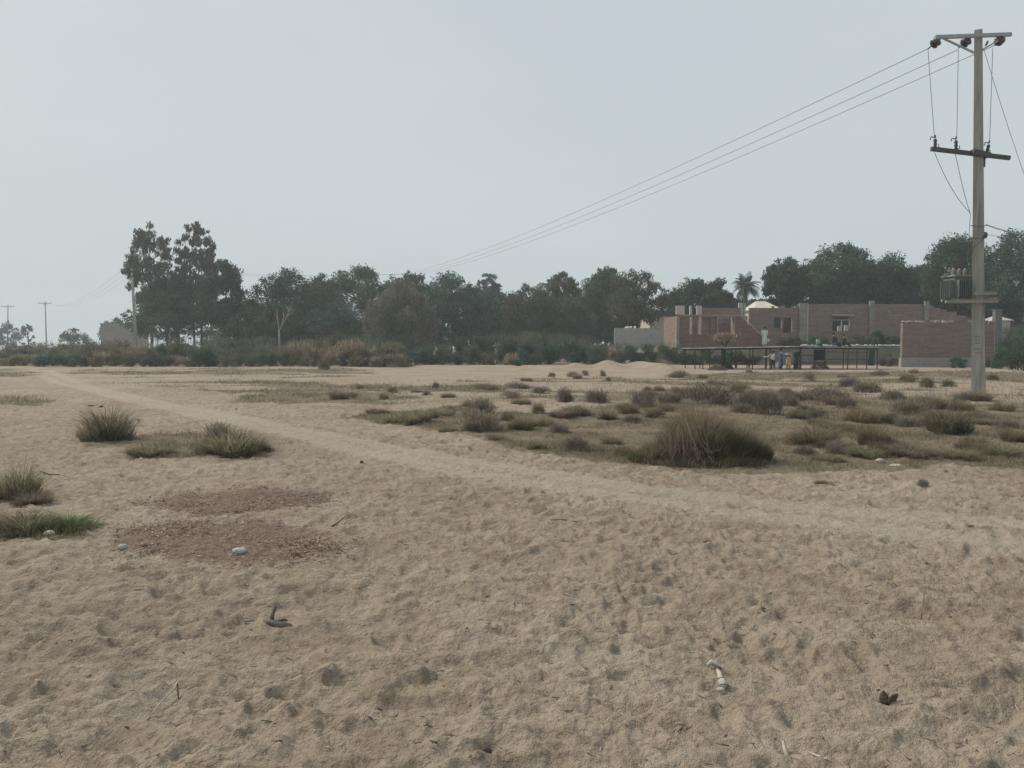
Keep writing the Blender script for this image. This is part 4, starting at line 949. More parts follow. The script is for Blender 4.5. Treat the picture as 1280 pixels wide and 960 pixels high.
def hang(name, label, cat, px_, y, wpx, ptop, pbot, mat, d=.3):
    x = PX(px_, y); zt = PZ(ptop, y); zb = PZ(pbot, y); n = 12; m_ = MB(); i0 = 0; W = wpx/FPX*y
    for k in range(7):
        z = zt+(zb-zt)*k/6
        for j in range(n+1):
            u = j/n-.5; m_.v.append((u*W*(1-.08*k/6), .06*math.sin(j*1.9+k*.3)+d*.1*k/6, z-zb))
    for k in range(6):
        for j in range(n): a = k*(n+1)+j; m_.f.append((a, a+1, a+n+2, a+n+1))
    o = m_.build(name, M[mat], None, True, (x, y, zb)); sm = o.modifiers.new('s', 'SOLIDIFY'); sm.thickness = .02
    return tag(o, label, cat)
hang('cloth', 'green cloth hanging at the right end of the pen', 'cloth', 1090, SY-.08, 7, 437, 457, 'greencloth')
hang('cloth', 'dark cloth draped over the left rails of the right shelter', 'cloth', 1025, SY-.1, 13, 437, 450, 'blackcloth')
def heap(name, label, cat, px_, py_, wpx, hpx, mat, strawy=True, seed=0, yoff=0):
    p = gp(px_, py_); Y = p.y+yoff; W = wpx/FPX*Y; Hh = hpx/FPX*Y; x = PX(px_, Y); g = np.random.default_rng(seed); n = 1600
    a = g.uniform(0, 6.283, n); r = g.random(n)**.5; z = Hh*(1-r**1.6)*g.random(n)**.3; P = np.stack([np.cos(a)*r*W/2, np.sin(a)*r*W/2, z-.02], 1)
    L = g.uniform(.08, .22, n)
    V, q, t = blades(P, L*.5, np.full(n, .02), g.uniform(.5, 2.5, n), g.uniform(0, 6.28, n), .1); tt = np.clip(g.normal(.5, .25, n), 0, 1)
    o = link(name, fast_mesh(name, V, q, t, False, [('tint', 'FACE', np.concatenate([tt, tt]))]), M[mat]); o.location = (x, Y, H(x, Y)); return tag(o, label, cat)
heap('straw_heap', 'brown heap of straw before the middle of the left shelter', 'straw heap', 897, 463, 24, 8, 'tp', seed=1)
heap('dung_heap', 'dark heap under the left shelter', 'heap', 910, 462, 14, 9, 'dark', seed=2, yoff=.6)
heap('fodder_heap', 'low reddish brown fodder heap at the right shelter', 'heap', 1025, 460, 22, 9, 'tb', seed=3, yoff=-.7)
# chopped tree stump with pale straw in its fork
Y = 54; p = at(905, 460, Y); z0 = H(p.x, Y); root = empty('tree_stump', (p.x, Y, z0)); tag(root, 'dark lopped tree trunk holding a pale bundle of straw above the left shelter', 'tree stump')
m_ = MB(); m_.tube([(0, 0, -.1), (-.05, 0, .9), (.02, 0, 1.7)], [.2, .16, .12], 8); m_.tube([(0, 0, 1.5), (-.3, .05, 2.0), (-.45, 0, 2.3)], [.09, .06, .03], 6); m_.tube([(0, 0, 1.5), (.35, 0, 2.0), (.6, .05, 2.35)], [.09, .06, .03], 6); m_.build('trunk', M['bark'], root, True)
g = np.random.default_rng(6); n = 1300; P = np.stack([g.normal(.05, .33, n), g.normal(0, .22, n), g.uniform(1.85, 2.3, n)], 1); V, q, t = blades(P, g.uniform(.1, .3, n), np.full(n, .02), g.uniform(.4, 2, n), g.uniform(0, 6.28, n), .2); tt = g.random(n)
link('straw_bundle', fast_mesh('straw_bundle', V, q, t, False, [('tint', 'FACE', np.concatenate([tt, tt]))]), M['straw'], root)

# ------------------------------------------------------------------ people and animal
def skin_mesh(name, verts, edges, mat, root_i=0, sub=1):
    me = bpy.data.meshes.new(name+'_tmp'); me.from_pydata([v[0] for v in verts], edges, []); ob = bpy.data.objects.new(name+'_tmp', me); C.objects.link(ob)
    sk = ob.modifiers.new('skin', 'SKIN'); sk.use_smooth_shade = True
    ss = ob.modifiers.new('sub', 'SUBSURF'); ss.levels = sub; ss.render_levels = sub
    if not me.skin_vertices: bpy.context.view_layer.update()
    lay = me.skin_vertices[0].data
    for i, v in enumerate(verts): lay[i].radius = (v[1], v[1] if len(v) < 3 else v[2]); lay[i].use_root = (i == root_i)
    dg = bpy.context.evaluated_depsgraph_get(); em = bpy.data.meshes.new_from_object(ob.evaluated_get(dg)); em.name = name
    bpy.data.objects.remove(ob); bpy.data.meshes.remove(me); em.materials.clear(); em.materials.append(mat); return em
def person(label, loc, rz, h, top, bottom, pose='stand', skirt=.52, arms=((.1, 0), (.1, 0)), extra=None, cap=None):
    """figure facing local -Y, built in units of body height"""
    root = empty('person', loc, rz); tag(root, label, 'person')
    sit = pose == 'sit'; dz = -.48 if sit else 0
    hip = .50+dz+(.06 if sit else 0)
    def S(v): return tuple(q*h for q in v)
    vs = []; es = []
    def add(p, r, par=None):
        vs.append((S(p), r*h)); 
        if par is not None: es.append((par, len(vs)-1))
        return len(vs)-1
    b0 = hip
    pel = add((0, 0, b0), .075); wa = add((0, -.005, b0+.12), .066, pel); ch = add((0, 0, b0+.24), .078, wa); sh = add((0, .005, b0+.31), .06, ch)
    nk = add((0, 0, b0+.355), .028, sh); jaw = add((0, -.008, b0+.39), .043, nk); hd = add((0, 0, b0+.435), .056, jaw); tp = add((0, .004, b0+.475), .04, hd); nose = add((0, -.062, b0+.42), .010, hd)
    for s, (fw, up) in ((-1, arms[0]), (1, arms[1])):
        sho = add((s*.105, 0, b0+.30), .034, sh); el = add((s*(.135), -fw*.35, b0+.30-.165+up*.1), .024, sho); wr = add((s*.14, -fw*.35-fw*.9*.5-.01, b0+.30-.165-.13*(1-fw)+up*.25), .017, el)
        wv = Vector(vs[wr][0])/h; ev = Vector(vs[el][0])/h; d = (wv-ev).normalized(); pm = add(tuple(wv+d*.035), .018, wr)
        for k, (off, L) in enumerate(((-.016, .035), (-.005, .042), (.006, .040), (.016, .032))): add(tuple(wv+d*(.05+L)+Vector((0, off, 0))+Vector((-s*.008, 0, 0))), .0055, pm)
        add(tuple(wv+d*.045+Vector((-s*.02, -.02, 0))), .006, wr)
    for s in (-1, 1):
        hp = add((s*.052, 0, b0-.02), .055, pel)
        if sit: kn = add((s*.075, -.23, b0+.01), .036, hp); an = add((s*.08, -.25, b0-.20), .022, kn); add((s*.08, -.31, b0-.215), .018, an)
        else:
            st = .035*s; kn = add((s*.055, -.01+st, .27), .036, hp); an = add((s*.055, .01+st, .045), .022, kn); add((s*.062, -.07+st, .018), .018, an)
    link('body', skin_mesh('body', vs, es, M['skin']), None, root)
    # hair cap
    m_ = MB(); m_.lathe([(.001, .062), (.035, .054), (.056, .030), (.062, 0), (.058, -.028), (.05, -.03)], (0, .010, b0+.435), 12); m_.v = [S(v) for v in m_.v]; m_.build('hair', M['hair'] if cap is None else cap, root, True)
    # tunic: elliptical rings with folds
    m_ = MB(); n = 18
    rings = [(b0+.335, .045, .035), (b0+.315, .098, .05), (b0+.26, .112, .072), (b0+.14, .095, .072), (b0+.02, .105, .085)]
    if not sit: rings += [(.5-skirt*.4, .115, .09), (.5-skirt*.62, .128, .10)] if skirt > .3 else []
    else: rings += [(b0-.03, .11, .11)]
    for k, (z, rx, ry) in enumerate(rings):
        for j in range(n):
            a = 2*PI*j/n; f = 1+.06*math.sin(j*2.3+k*.5)*(k > 3); m_.v.append(S((rx*math.cos(a)*f, ry*math.sin(a)*f, z)))
    for k in range(len(rings)-1):
        for j in range(n): a = k*n+j; b = k*n+(j+1) % n; m_.f.append((a, b, b+n, a+n))
    tu = m_.build('tunic', top, root, True)
    for s, (fw, up) in ((-1, arms[0]), (1, arms[1])):
        q = MB(); el = Vector((s*.135, -fw*.35, b0+.30-.165+up*.1)); sho = Vector((s*.1, 0, b0+.305)); wr = Vector((s*.14, -fw*.35-fw*.9*.5-.01, b0+.30-.165-.13*(1-fw)+up*.25))
        q.tube([S(sho), S(el), S(el.lerp(wr, .85))], [.042*h, .034*h, .029*h], 9); q.build('sleeve', top, root, True)
    q = MB()
    for s in (-1, 1):
        if sit: q.tube([S((s*.05, 0, b0)), S((s*.075, -.23, b0+.01)), S((s*.08, -.255, b0-.06)), S((s*.08, -.25, b0-.18))], [.07*h, .055*h, .048*h, .036*h], 10)
        else:
            st = .035*s; q.tube([S((s*.052, 0, .48)), S((s*.055, -.01+st, .27)), S((s*.055, .01+st, .06))], [.066*h, .052*h, .036*h], 10)
    q.build('trousers', bottom, root, True)
    return root
cl = {k: plain(k+'_cloth', c) for k, c in dict(white=(.62, .61, .55), black=(.018, .024, .030), blue=(.085, .095, .19), beige=(.40, .31, .22), grey=(.16, .16, .16), dark=(.03, .035, .045), cream=(.50, .47, .40), pale_blue=(.28, .38, .42), navy=(.03, .035, .06)).items()}
def gnd(px_, Y): x = PX(px_, Y); return (x, Y, H(x, Y))
person('man in a long white tunic standing alone on the terrace, white bag in hand', (PX(956, 65.8)*1, 65.9, H(PX(956, 65.9), 66.3)-.05), R(170), 1.72, cl['white'], cl['white'], skirt=.6, arms=((.05, 0), (.12, 0)))
m_ = MB(); m_.rock((0, 0, 0), (.22, .18, .3), 3); tag(m_.build('bag', cl['white'], None, True, (PX(960, 65.8), 65.75, PZ(425.5, 65.8))), 'small white bag in the hand of the man on the terrace', 'bag')
person('slim figure all in black standing at the corner post between the shelters', gnd(995.5, 51.2), R(20), 1.46, cl['black'], cl['black'], skirt=.75)
person('child in a beige tunic and trousers between the blue and the black figure', gnd(986, 51.0), R(-25), 1.32, cl['beige'], cl['beige'], skirt=.5, arms=((.25, .4), (.1, 0)))
person('child in a blue tunic bending an arm, left of the beige child', gnd(976.5, 51.0), R(60), 1.40, cl['blue'], cl['navy'], skirt=.58, arms=((.6, .3), (.5, .2)))
person('child in white shirt and dark trousers under the right end of the left shelter', gnd(966.5, 51.6), R(-70), 1.25, cl['white'], cl['dark'], skirt=.1, arms=((.7, .3), (.4, .2)))
rzt = PZ(434.3, SY)-.006*2.5+.04
for (px_, yy, hh, col, lbl) in ((1042.5, 53.4, 1.75, 'navy', 'dark clothed person sitting upright on the right shelter roof'), (1055, 53.2, 1.5, 'black', 'person in black hunched on the right shelter roof'), (1022, 53.2, 1.15, 'pale_blue', 'child in a pale blue top sitting on the roof near its left end')):
    hy = PZ(434.0, SY)+.10; person(lbl, (PX(px_, yy), yy, hy-.0), R(random.uniform(20, 60)), hh*.92, cl[col], cl['dark'], 'sit')
m_ = MB(); m_.rock((0, 0, .22), (.34, .3, .5), 5); m_.rock((0, 0, .48), (.14, .12, .14), 6); x = PX(972, 51.3); tag(m_.build('sack', cl['cream'], None, True, (x, 51.2, H(x, 51.2)-.02)), 'pale tied sack between the white shirted and the blue child', 'sack')
def calf():
    Y = 53.2; x = PX(926, Y); root = empty('calf', (x, Y, H(x, Y)), R(8)); tag(root, 'reddish brown calf standing under the left shelter with lowered head', 'calf')
    V = [((.42, 0, .66), .16), ((.1, 0, .66), .18), ((-.3, 0, .68), .17), ((-.46, 0, .72), .11), ((-.62, 0, .68), .075), ((-.76, 0, .56), .07), ((-.90, 0, .44), .045)]; E = [(0, 1), (1, 2), (2, 3), (3, 4), (4, 5), (5, 6)]
    def add(p, r, par): V.append((p, r)); E.append((par, len(V)-1)); return len(V)-1
    for s in (-1, 1):
        a = add((.48, s*.10, .50), .085, 0); b = add((.40, s*.10, .42), .06, a); c = add((.52, s*.10, .26), .034, b); d = add((.49, s*.10, .03), .03, c)
        a = add((-.33, s*.10, .48), .07, 2); b = add((-.33, s*.10, .28), .036, a); c = add((-.32, s*.10, .03), .03, b)
        add((-.70, s*.12, .66), .02, 5)
    t1 = add((.60, 0, .60), .022, 0); add((.63, 0, .32), .018, t1)
    link('body', skin_mesh('body', V, E, plain('red_brown_hide', (.09, .045, .03), .7), 1), None, root)
calf()

# ------------------------------------------------------------------ the big concrete pole
PB = gp(1223, 493); PY = PB.y
def pole_main():
    z0 = GZ(PB.x, PY); ztop = PZ(38, PY)
    root = empty('power_pole', (PB.x, PY, z0)); tag(root, 'tall concrete power pole with two crossarms standing on the right of the sand flat', 'power pole')
    L = lambda px_, py_, Y=PY: at(px_, py_, Y)-Vector((PB.x, PY, z0))
    Ht = ztop-z0; ang = R(-33)
    # tapered I-section: solid plate at the left-front, recessed channel on the right face
    def sec(t):
        a = .40*(1-t)+.22*t; b = .36*(1-t)+.20*t     # face width, depth
        return a, b
    cx, sx = math.cos(ang), math.sin(ang)
    xshift = lambda t: (at(1223, 493-(493-38)*t, PY).x-PB.x)*1.0
    def ring(t, inner):
        a, b = sec(t); e = .05; d = .07 if inner else 0.0
        pr = [(-a/2, -b/2), (a/2, -b/2), (a/2, -b/2+e), (a/2-d, -b/2+e+.012), (a/2-d, b/2-e-.012), (a/2, b/2-e), (a/2, b/2), (-a/2, b/2), (-a/2, b/2-e), (-a/2+d, b/2-e-.012), (-a/2+d, -b/2+e+.012), (-a/2, -b/2+e)]
        # slight correction keeps the pole upright at its photographed lean
        return [(p*cx-q*sx+.0+leanx*t, p*sx+q*cx, Ht*t) for p, q in pr]
    leanx = PX(1223, PY)*0+(at(1223, 38, PY).x-PB.x)
    m_ = MB(); ts = [0, .02, .2, .4, .60, .695, .705, .85, .985, 1.0]; k0 = 0
    for t in ts: m_.v += ring(t, t < .7) if t > 0 else [(a, b, -.3) for a, b, c in ring(0, True)]
    for k in range(len(ts)-1):
        for j in range(12): a = k*12+j; b = k*12+(j+1) % 12; m_.f.append((a, b, b+12, a+12))
    m_.f.append(tuple(range((len(ts)-1)*12, len(ts)*12))); sh = m_.build('shaft', M['pole'], root); sh.data.materials.append(M['conc_brown'])
    for k in range(5):
        for j in (2, 3, 4): sh.data.polygons[k*12+j].material_index = 1  # right channel faces in browner, darker concrete, for contrast between the faces
    # crossarms
    m_ = MB(); m_.bar(L(1169, 46.5, PY-.35), L(1264, 43, PY-.05), .09, .11); m_.build('top_crossarm', M['galv'], root)
    m_ = MB(); m_.bar(L(1180, 48.5, PY-.32), L(1218, 66, PY-.15), .05, .05); m_.build('brace', M['galv'], root)
    m_ = MB(); m_.bar(L(1258, 45, PY-.07), L(1228, 62, PY-.12), .05, .05); m_.build('brace', M['galv'], root)
    m_ = MB(); m_.bar(L(1164, 186, PY-.40), L(1262, 197.5, PY+.0), .10, .13); m_.bar(L(1215, 190, PY-.26), L(1236, 194, PY-.14), .16, .17); m_.build('lower_crossarm', M['darksteel'], root)
    m_ = MB(); m_.bar(L(1231, 192, PY-.12), L(1230, 209, PY-.12), .05, .05); m_.build('bracket', M['darksteel'], root)
    # strain insulators facing the line
    far = Vector((-31, 86, -1)).normalized()
    for (a, b) in (((1176, 48), (1160, 61)), ((1214, 47), (1198, 60)), ((1254, 46), (1243, 57))):
        p = L(*a, PY-.2); q = L(*b, PY+.25); d = (q-p).normalized(); Mx = d.to_track_quat('Z', 'Y').to_matrix(); m_ = MB()
        for s in (.28, .55): m_.lathe([(.03, -.06), (.10, -.05), (.155, -.01), (.15, .02), (.06, .045), (.03, .07)], p.lerp(q, s), 14, Mx)
        m_.tube([p, q], .022, 6); m_.build('insulator', M['porcelain'], root, True)
    # fuse cut-outs on the lower arm
    for (px_, py_, tl) in ((1169, 186, 0), (1195, 188, 0), (1233, 193, 6)):
        m_ = MB(); b = L(px_, py_, PY-.36+(px_-1164)*.004); t = L(px_+tl*.6, py_-14, PY-.36+(px_-1164)*.004); m_.lathe([(.035, 0), (.06, .05), (.04, .1), (.06, .15), (.04, .2), (.06, .26), (.035, .32)], b, 10, (t-b).normalized().to_track_quat('Z', 'Y').to_matrix())
        m_.tube([t, t+Vector((-.13, 0, .03)), t+Vector((-.16, 0, -.07))], .018, 5); m_.tube([b+Vector((.02, 0, .02)), b+Vector((.12, 0, .07)), b+Vector((.10, 0, .15))], .014, 5)
        m_.tube([t, t+Vector((0, 0, .08))], .025, 6); m_.build('fuse_cutout', M['darksteel'], root, True)
    m_ = MB(); m_.bar(L(1232, 57, PY-.1), L(1235, 51.5, PY-.1), .04, .05); m_.build('clip', M['darksteel'], root)
    # transformer platform
    for (pa, pb, pz, dy) in ((1217, 1246, 367, -.27), (1182, 1247, 377, -.30), (1186, 1246, 374, .32)):
        m_ = MB(); m_.bar(L(pa, pz, PY+dy), L(pb, pz-.5, PY+dy), .07, .10); m_.build('platform_beam', M['conc_dark'], root)
    # wire wraps
    m_ = MB()
    for t_ in (282, 297): m_.tube([L(1213, t_, PY-.24), L(1222, t_+1, PY-.28), L(1233, t_, PY-.15)], .014, 5)
    m_.tube([L(1213, 312, PY-.24), L(1221, 306, PY-.3), L(1233, 295, PY-.2)], .016, 5); m_.build('wire_wrap', M['wire'], root)
    m_ = MB(); m_.rock(L(1231, 294, PY-.2), (.16, .14, .22), 8); m_.build('junction_clamp', M['darksteel'], root)
    # faded painted marks down the front face, real height, a hair proud of the concrete
    a0, b0_ = sec(.1); m_ = MB(); nrm = Vector((math.sin(ang), -math.cos(ang), 0)); ux = Vector((cx, sx, 0)); r_ = random.Random(2)
    for k, py_ in enumerate((421, 425, 429, 436, 441)):
        zz = L(1217, py_).z; t = zz/Ht; a_, b_ = sec(t); f0 = nrm*(b_/2+.004)+Vector((leanx*t, 0, zz))
        for s in range(3 if k < 4 else 4): c = f0+ux*(-.09+s*.06); hh = .055; wv = .018; m_.bar(c-Vector((0, 0, hh/2)), c+Vector((0, 0, hh/2)), wv, .004, nrm); m_.bar(c-ux*.012+Vector((0, 0, (-1)**s*hh*.4)), c+ux*.022+Vector((0, 0, (-1)**s*hh*.4)), .004, .014)
    m_.build('painted_number', M['redmark'], root)
    return root, L, z0
def polemat():
    m, nt, b = new_mat('pole_concrete', .9, .15); o = objc(nt); st = N(nt, 'ShaderNodeMapping'); st.inputs['Scale'].default_value = (6, 6, .5); nt.links.new(o, st.inputs[0])
    c = ramp(nt, noise(nt, 1.6, 6, st.outputs[0], .65), [(.3, (.20, .19, .17)), (.5, (.30, .288, .262)), (.7, (.39, .378, .35))])
    # mask across the shaft, left unlinked
    sx = N(nt, 'ShaderNodeSeparateXYZ'); nt.links.new(o, sx.inputs[0])
    f = mth(nt, 'MULTIPLY', ramp(nt, sx.outputs[0], [(.49, (0, 0, 0)), (.56, (1, 1, 1))]), 0)
    nt.links.new(c, b.inputs['Base Color']); bump(nt, b, noise(nt, 30, 4, o), .35, .01); return m
M['pole'] = polemat(); M['redmark'] = simple('faded_red_paint', (.15, .09, .08), (.22, .15, .13), 20, bs=0)
pole, PL, PZ0 = pole_main()
def W(px_, py_, Y): return at(px_, py_, Y)
def wire(label, a, b, sag=0, r=.012, n=24, name='power_line', group=None):
    a = Vector(a); b = Vector(b); m_ = MB(); pts = []
    for i in range(n+1):
        t = i/n; p = a.lerp(b, t); p.z -= sag*4*t*(1-t); pts.append(p-a)
    m_.tube(pts, r, 5); return tag(m_.build(name, M['wire'], None, True, a), label, 'wire', group)
# hidden next pole in the grove, and the timber pole farther left
def small_pole(label, px_, ptop, Y, base_py, topx, arm_px, col, armtilt=0, r=.16):
    b0 = PX(px_, Y); z0 = H(b0, Y); top = at(topx, ptop, Y); root = empty('power_pole', (b0, Y, z0)); tag(root, label, 'power pole'); d = top-Vector((b0, Y, z0))
    m_ = MB(); m_.tube([(0, 0, -.2), tuple(d*.5), tuple(d)], [r, r*.8, r*.6], 8); m_.build('shaft', M[col], root, True)
    ax = arm_px/FPX*Y/2; c = d*(1-.035); m_ = MB(); m_.bar(c+Vector((-ax, -.15, -armtilt*ax)), c+Vector((ax, -.15, armtilt*ax)), .10, .12); m_.bar(c+Vector((-ax*.5, -.15, 0)), c+Vector((0, -.15, -.6)), .05, .05); m_.bar(c+Vector((ax*.5, -.15, 0)), c+Vector((0, -.15, -.6)), .05, .05); m_.build('crossarm', M['darkwood' if col == 'palebark' else 'conc_dark'], root)
    ends = []
    for s in (-.95, 0, .95):
        m_ = MB(); q = c+Vector((s*ax, -.15, .05+s*ax*armtilt)); 
        m_.lathe([(.03, 0), (.07, .06), (.05, .12), (.08, .18), (.03, .25)], q, 8); m_.build('insulator', M['porcelain'], root, True); ends.append(Vector((b0, Y, z0))+q+Vector((0, 0, .25)))
    return ends
e_hid = small_pole('power pole hidden in the grove where the long wires end', 519, 341, 113, 430, 519, 24, 'concrete')
e_tim = small_pole('leaning pale wooden power pole before the tall eucalyptus pair', 171, 336, 86, 440, 164.5, 24, 'palebark', .12, .20)
e_p2 = small_pole('distant thin power pole, the second from the left', 58, 377, 190, 430, 56.5, 16, 'conc_dark', 0, .17)
e_p3 = small_pole('leftmost and most distant power pole with a T top', 9, 381, 205, 430, 10, 16, 'conc_dark', 0, .17)
starts = [W(1160, 61, PY+.25), W(1198, 62, PY+.3), W(1243, 57, PY+.3)]
for s, e, lb in zip(starts, e_hid, ('left', 'middle', 'right')):
    wire('long overhead wire to the grove, fixed at the %s insulator of the concrete pole' % lb, s, e, .9, .0105, 40)
for a, b, lb in zip(e_hid, e_tim, ('front', 'middle', 'rear')): wire('faint wire from the grove to the wooden pole, %s one of three' % lb, a, b, .5, .007, 20)
for a, b, lb in zip(e_tim, e_p2, ('left', 'middle', 'right')): wire('faint wire falling left from the wooden pole to the second pole, %s one of three' % lb, a, b, 2.2, .008, 20)
# jumpers and leads
J = PY-.3
for lb, a, b, sg in (('jumper wire from the left insulator down to the left fuse', (1160, 61), (1168, 171), .03), ('jumper wire from the middle insulator down to the middle fuse', (1198, 62), (1196, 173), .02), ('jumper wire from the right insulator down to the right fuse', (1241, 60), (1237, 178), .02),
    ('lead sagging from the left fuse to the pole shaft', (1168, 190), (1213, 266), .22), ('lead from the middle fuse to the pole shaft', (1194, 191), (1213, 268), .10)):
    aa = W(*a, PY+.2 if 'jumper' in lb else J); bb = W(*b, J); wire(lb, aa, bb, sg, .0095, 12, 'jumper_wire')
wire('thin wire leaving the pole top to the lower right edge', W(1230, 62, PY), W(1300, 272, PY+1.5), .15, .008, 16)
wire('dark service cable from the pole to the right edge, upper one', W(1233, 281, PY-.15), W(1330, 298, PY-6), .1, .02, 16, 'service_cable')
wire('thin service cable from the pole to the right edge, lower one', W(1233, 293, PY-.15), W(1330, 302, PY-4), .05, .008, 16, 'service_cable')
wire('twisted lead falling from the pole shaft to the transformer', W(1213, 268, PY-.28), W(1209, 334, PY-.2), .0, .009, 8, 'jumper_wire')
def transformer():
    c = W(1195, 376, PY+.22); root = empty('transformer', c, R(12)); tag(root, 'grey finned transformer on the platform beside the concrete pole', 'transformer'); s = PY/FPX
    w_, d_, h_ = .58, .5, .72
    m_ = MB(); m_.box((0, 0, h_/2+.06), (w_, d_, h_)); m_.build('tank', M['trafo'], root)
    m_ = MB()
    for k in range(7): m_.box((-w_/2+.05+k*(w_-.1)/6, -d_/2-.075, h_*.52), (.022, .15, h_*.78))
    for k in range(5): m_.box((-w_/2-.075, -d_/2+.07+k*(d_-.14)/4, h_*.52), (.15, .022, h_*.78))
    m_.build('cooling_fin', M['trafo'], root)
    m_ = MB(); m_.box((0, 0, h_+.08), (w_+.10, d_+.12, .045)); m_.build('lid', M['conc_dark'], root)
    for k in (-.22, 0, .22):
        m_ = MB(); m_.lathe([(.04, 0), (.065, .03), (.04, .06), (.07, .09), (.04, .12), (.07, .15), (.035, .20), (.02, .24)], (k, -.1, h_+.1), 10); m_.build('bushing', M['conc_dark'], root, True)
    m_ = MB(); m_.tube([(-.36, .1, h_+.12), (-.05, .16, h_+.14)], .07, 10); m_.build('conservator', M['trafo'], root)
    m_ = MB(); m_.box((0, -.25, .02), (w_+.1, .08, .08)); m_.box((0, .25, .02), (w_+.1, .08, .08)); m_.build('skid', M['conc_dark'], root)
transformer()

# ------------------------------------------------------------------ small things on the sand
def on(px_, py_): p = gp(px_, py_); return Vector((p.x, p.y, GZ(p.x, p.y)))
def stone(px_, py_, wpx, hpx, mat, label, name='stone', cat='stone', seed=1, flat=1):
    p = on(px_, py_); s = p.length/FPX; m_ = MB(); m_.rock((0, 0, 0), (wpx*s, wpx*s*.7, hpx*s*1.3), seed); return tag(m_.build(name, M[mat], None, True, p+Vector((0, 0, hpx*s*.35))), label, cat)
stone(300, 692, 19, 7, 'stonewhite', 'long white stone lying on the brown chaff patch', seed=1)
stone(154, 684, 11, 6, 'stonewhite', 'small whitish stone at the left of the brown chaff patch', seed=2)
stone(62, 671, 12, 5, 'stonewhite', 'pale flat stone at the edge of the green clump at left', seed=3)
stone(608, 940, 15, 11, 'darkleaf', 'dark brown clod at the bottom centre of the sand', 'dirt_clod', 'clod', seed=4)
stone(452, 581, 5, 3, 'darkleaf', 'tiny dark clod on the track in the middle left', 'dirt_clod', 'clod', seed=5)
stone(1100, 577, 10, 4, 'stonewhite', 'small pale stone at the grass edge between the huge tussock and the pole', seed=6)
stone(630, 550, 9, 2, 'stonewhite', 'flat pale stone before the broad twiggy shrub mid flat', seed=7)
stone(1120, 581, 16, 3, 'stonewhite', 'flat pale slab lying at the grass edge towards the pole', seed=8)
stone(295, 513, 4, 3, 'stonewhite', 'tiny white stone beside the track on the left', seed=9)
stone(113, 508, 7, 2, 'darkleaf', 'dark flat clod on the far sand left, the left one of two', 'dirt_clod', 'clod', seed=10)
stone(127, 509, 5, 2, 'darkleaf', 'dark flat clod on the far sand left, the right one of two', 'dirt_clod', 'clod', seed=11)
stone(172, 527, 6, 2, 'darkleaf', 'small dark clod on the sand above the left tussocks', 'dirt_clod', 'clod', seed=12)
stone(188, 621, 3, 3, 'darkleaf', 'tiny dark clod left of the upper chaff patch', 'dirt_clod', 'clod', seed=13)
def stick(pts, rads, mat, label, name='twig', cat='twig', z=.0):
    P0 = on(*pts[0][:2]); m_ = MB(); L_ = []
    for q in pts: p = on(q[0], q[1]); L_.append(p+Vector((0, 0, q[2]+.004))-P0)
    m_.tube(L_, rads, 6); return tag(m_.build(name, M[mat], None, True, P0), label, cat)
stick([(184, 895, .0), (203, 881, .02), (218, 869, .05), (222, 866, .06)], [.003, .004, .004, .003], 'palestick', 'pale curved twig on the sand at lower left')
stick([(222, 866, .055), (223, 874, .0)], [.004, .003], 'darkwood', 'short dark broken tip beside the pale curved twig')
stick([(1011, 933, .01), (1022, 942, .012), (1034, 955, .006)], [.003, .0045, .004], 'palestick', 'thin pale twig near the bottom edge at right')
stick([(1150, 771, .0), (1153, 764, .05), (1156, 757, .10)], [.005, .004, .003], 'wood', 'short upright twig poking out of the sand at right')
stick([(688, 652, .01), (703, 652, .012), (722, 653, .01)], [.008, .010, .007], 'wood', 'straight stick lying on the sand in the middle distance')
stick([(305, 772, .004), (318, 774, .004)], [.006, .004], 'wood', 'little flat twig left of the driftwood piece')
stick([(415, 659, .004), (424, 655, .02), (432, 650, .03)], [.008, .006, .004], 'darkwood', 'small dark forked twig right of the chaff patch')
stick([(50, 590, .0), (62, 596, .02), (75, 594, .01)], [.008, .008, .004], 'darkwood', 'dark crooked twig on the sand above the left edge tussock')
def debris():
    g = np.random.default_rng(44); n = 1900; u = g.random(n); th = np.radians(g.uniform(-36, 36, n)); r = 2.6*(24/2.6)**u; x = r*np.sin(th); y = r*np.cos(th)
    z = np.array([GZ(a, b_) for a, b_ in zip(x, y)])+.003; L = g.uniform(.01, .05, n)*(1+r*.03); W = g.uniform(.002, .006, n)*(1+r*.06); a = g.uniform(0, PI, n)
    D = np.stack([np.cos(a)*L/2, np.sin(a)*L/2, g.uniform(-.25, .25, n)*L/2], 1); S = np.stack([-np.sin(a)*W/2, np.cos(a)*W/2, np.zeros(n)], 1); U = np.array([0, 0, 1.0])*(W*.7)[:, None]; Pc = np.stack([x, y, z], 1)
    V = np.stack([Pc-D-S, Pc-D+S, Pc-D+U, Pc+D*1.0-S*.6, Pc+D+S*.6, Pc+D+U*.6], 1).reshape(-1, 3); o_ = np.arange(n)[:, None]*6
    q = np.concatenate([o_+np.array([[0, 3, 5, 2]]), o_+np.array([[1, 2, 5, 4]])]); t = np.concatenate([o_+np.array([[0, 2, 1]]), o_+np.array([[3, 4, 5]])]); tt = g.random(n)**1.4
    return fast_mesh('plant_debris', V, q, t, False, [('tint', 'FACE', np.concatenate([tt, tt, tt, tt]))])
M['crumbs'] = leafmat('dry_crumbs', (.05, .037, .028), (.14, .10, .075), (.42, .36, .29), .0)
tag(link('plant_debris', debris(), M['crumbs']), 'tiny broken stems and crumbs strewn thinly over the trampled sand', 'debris', kind='stuff')
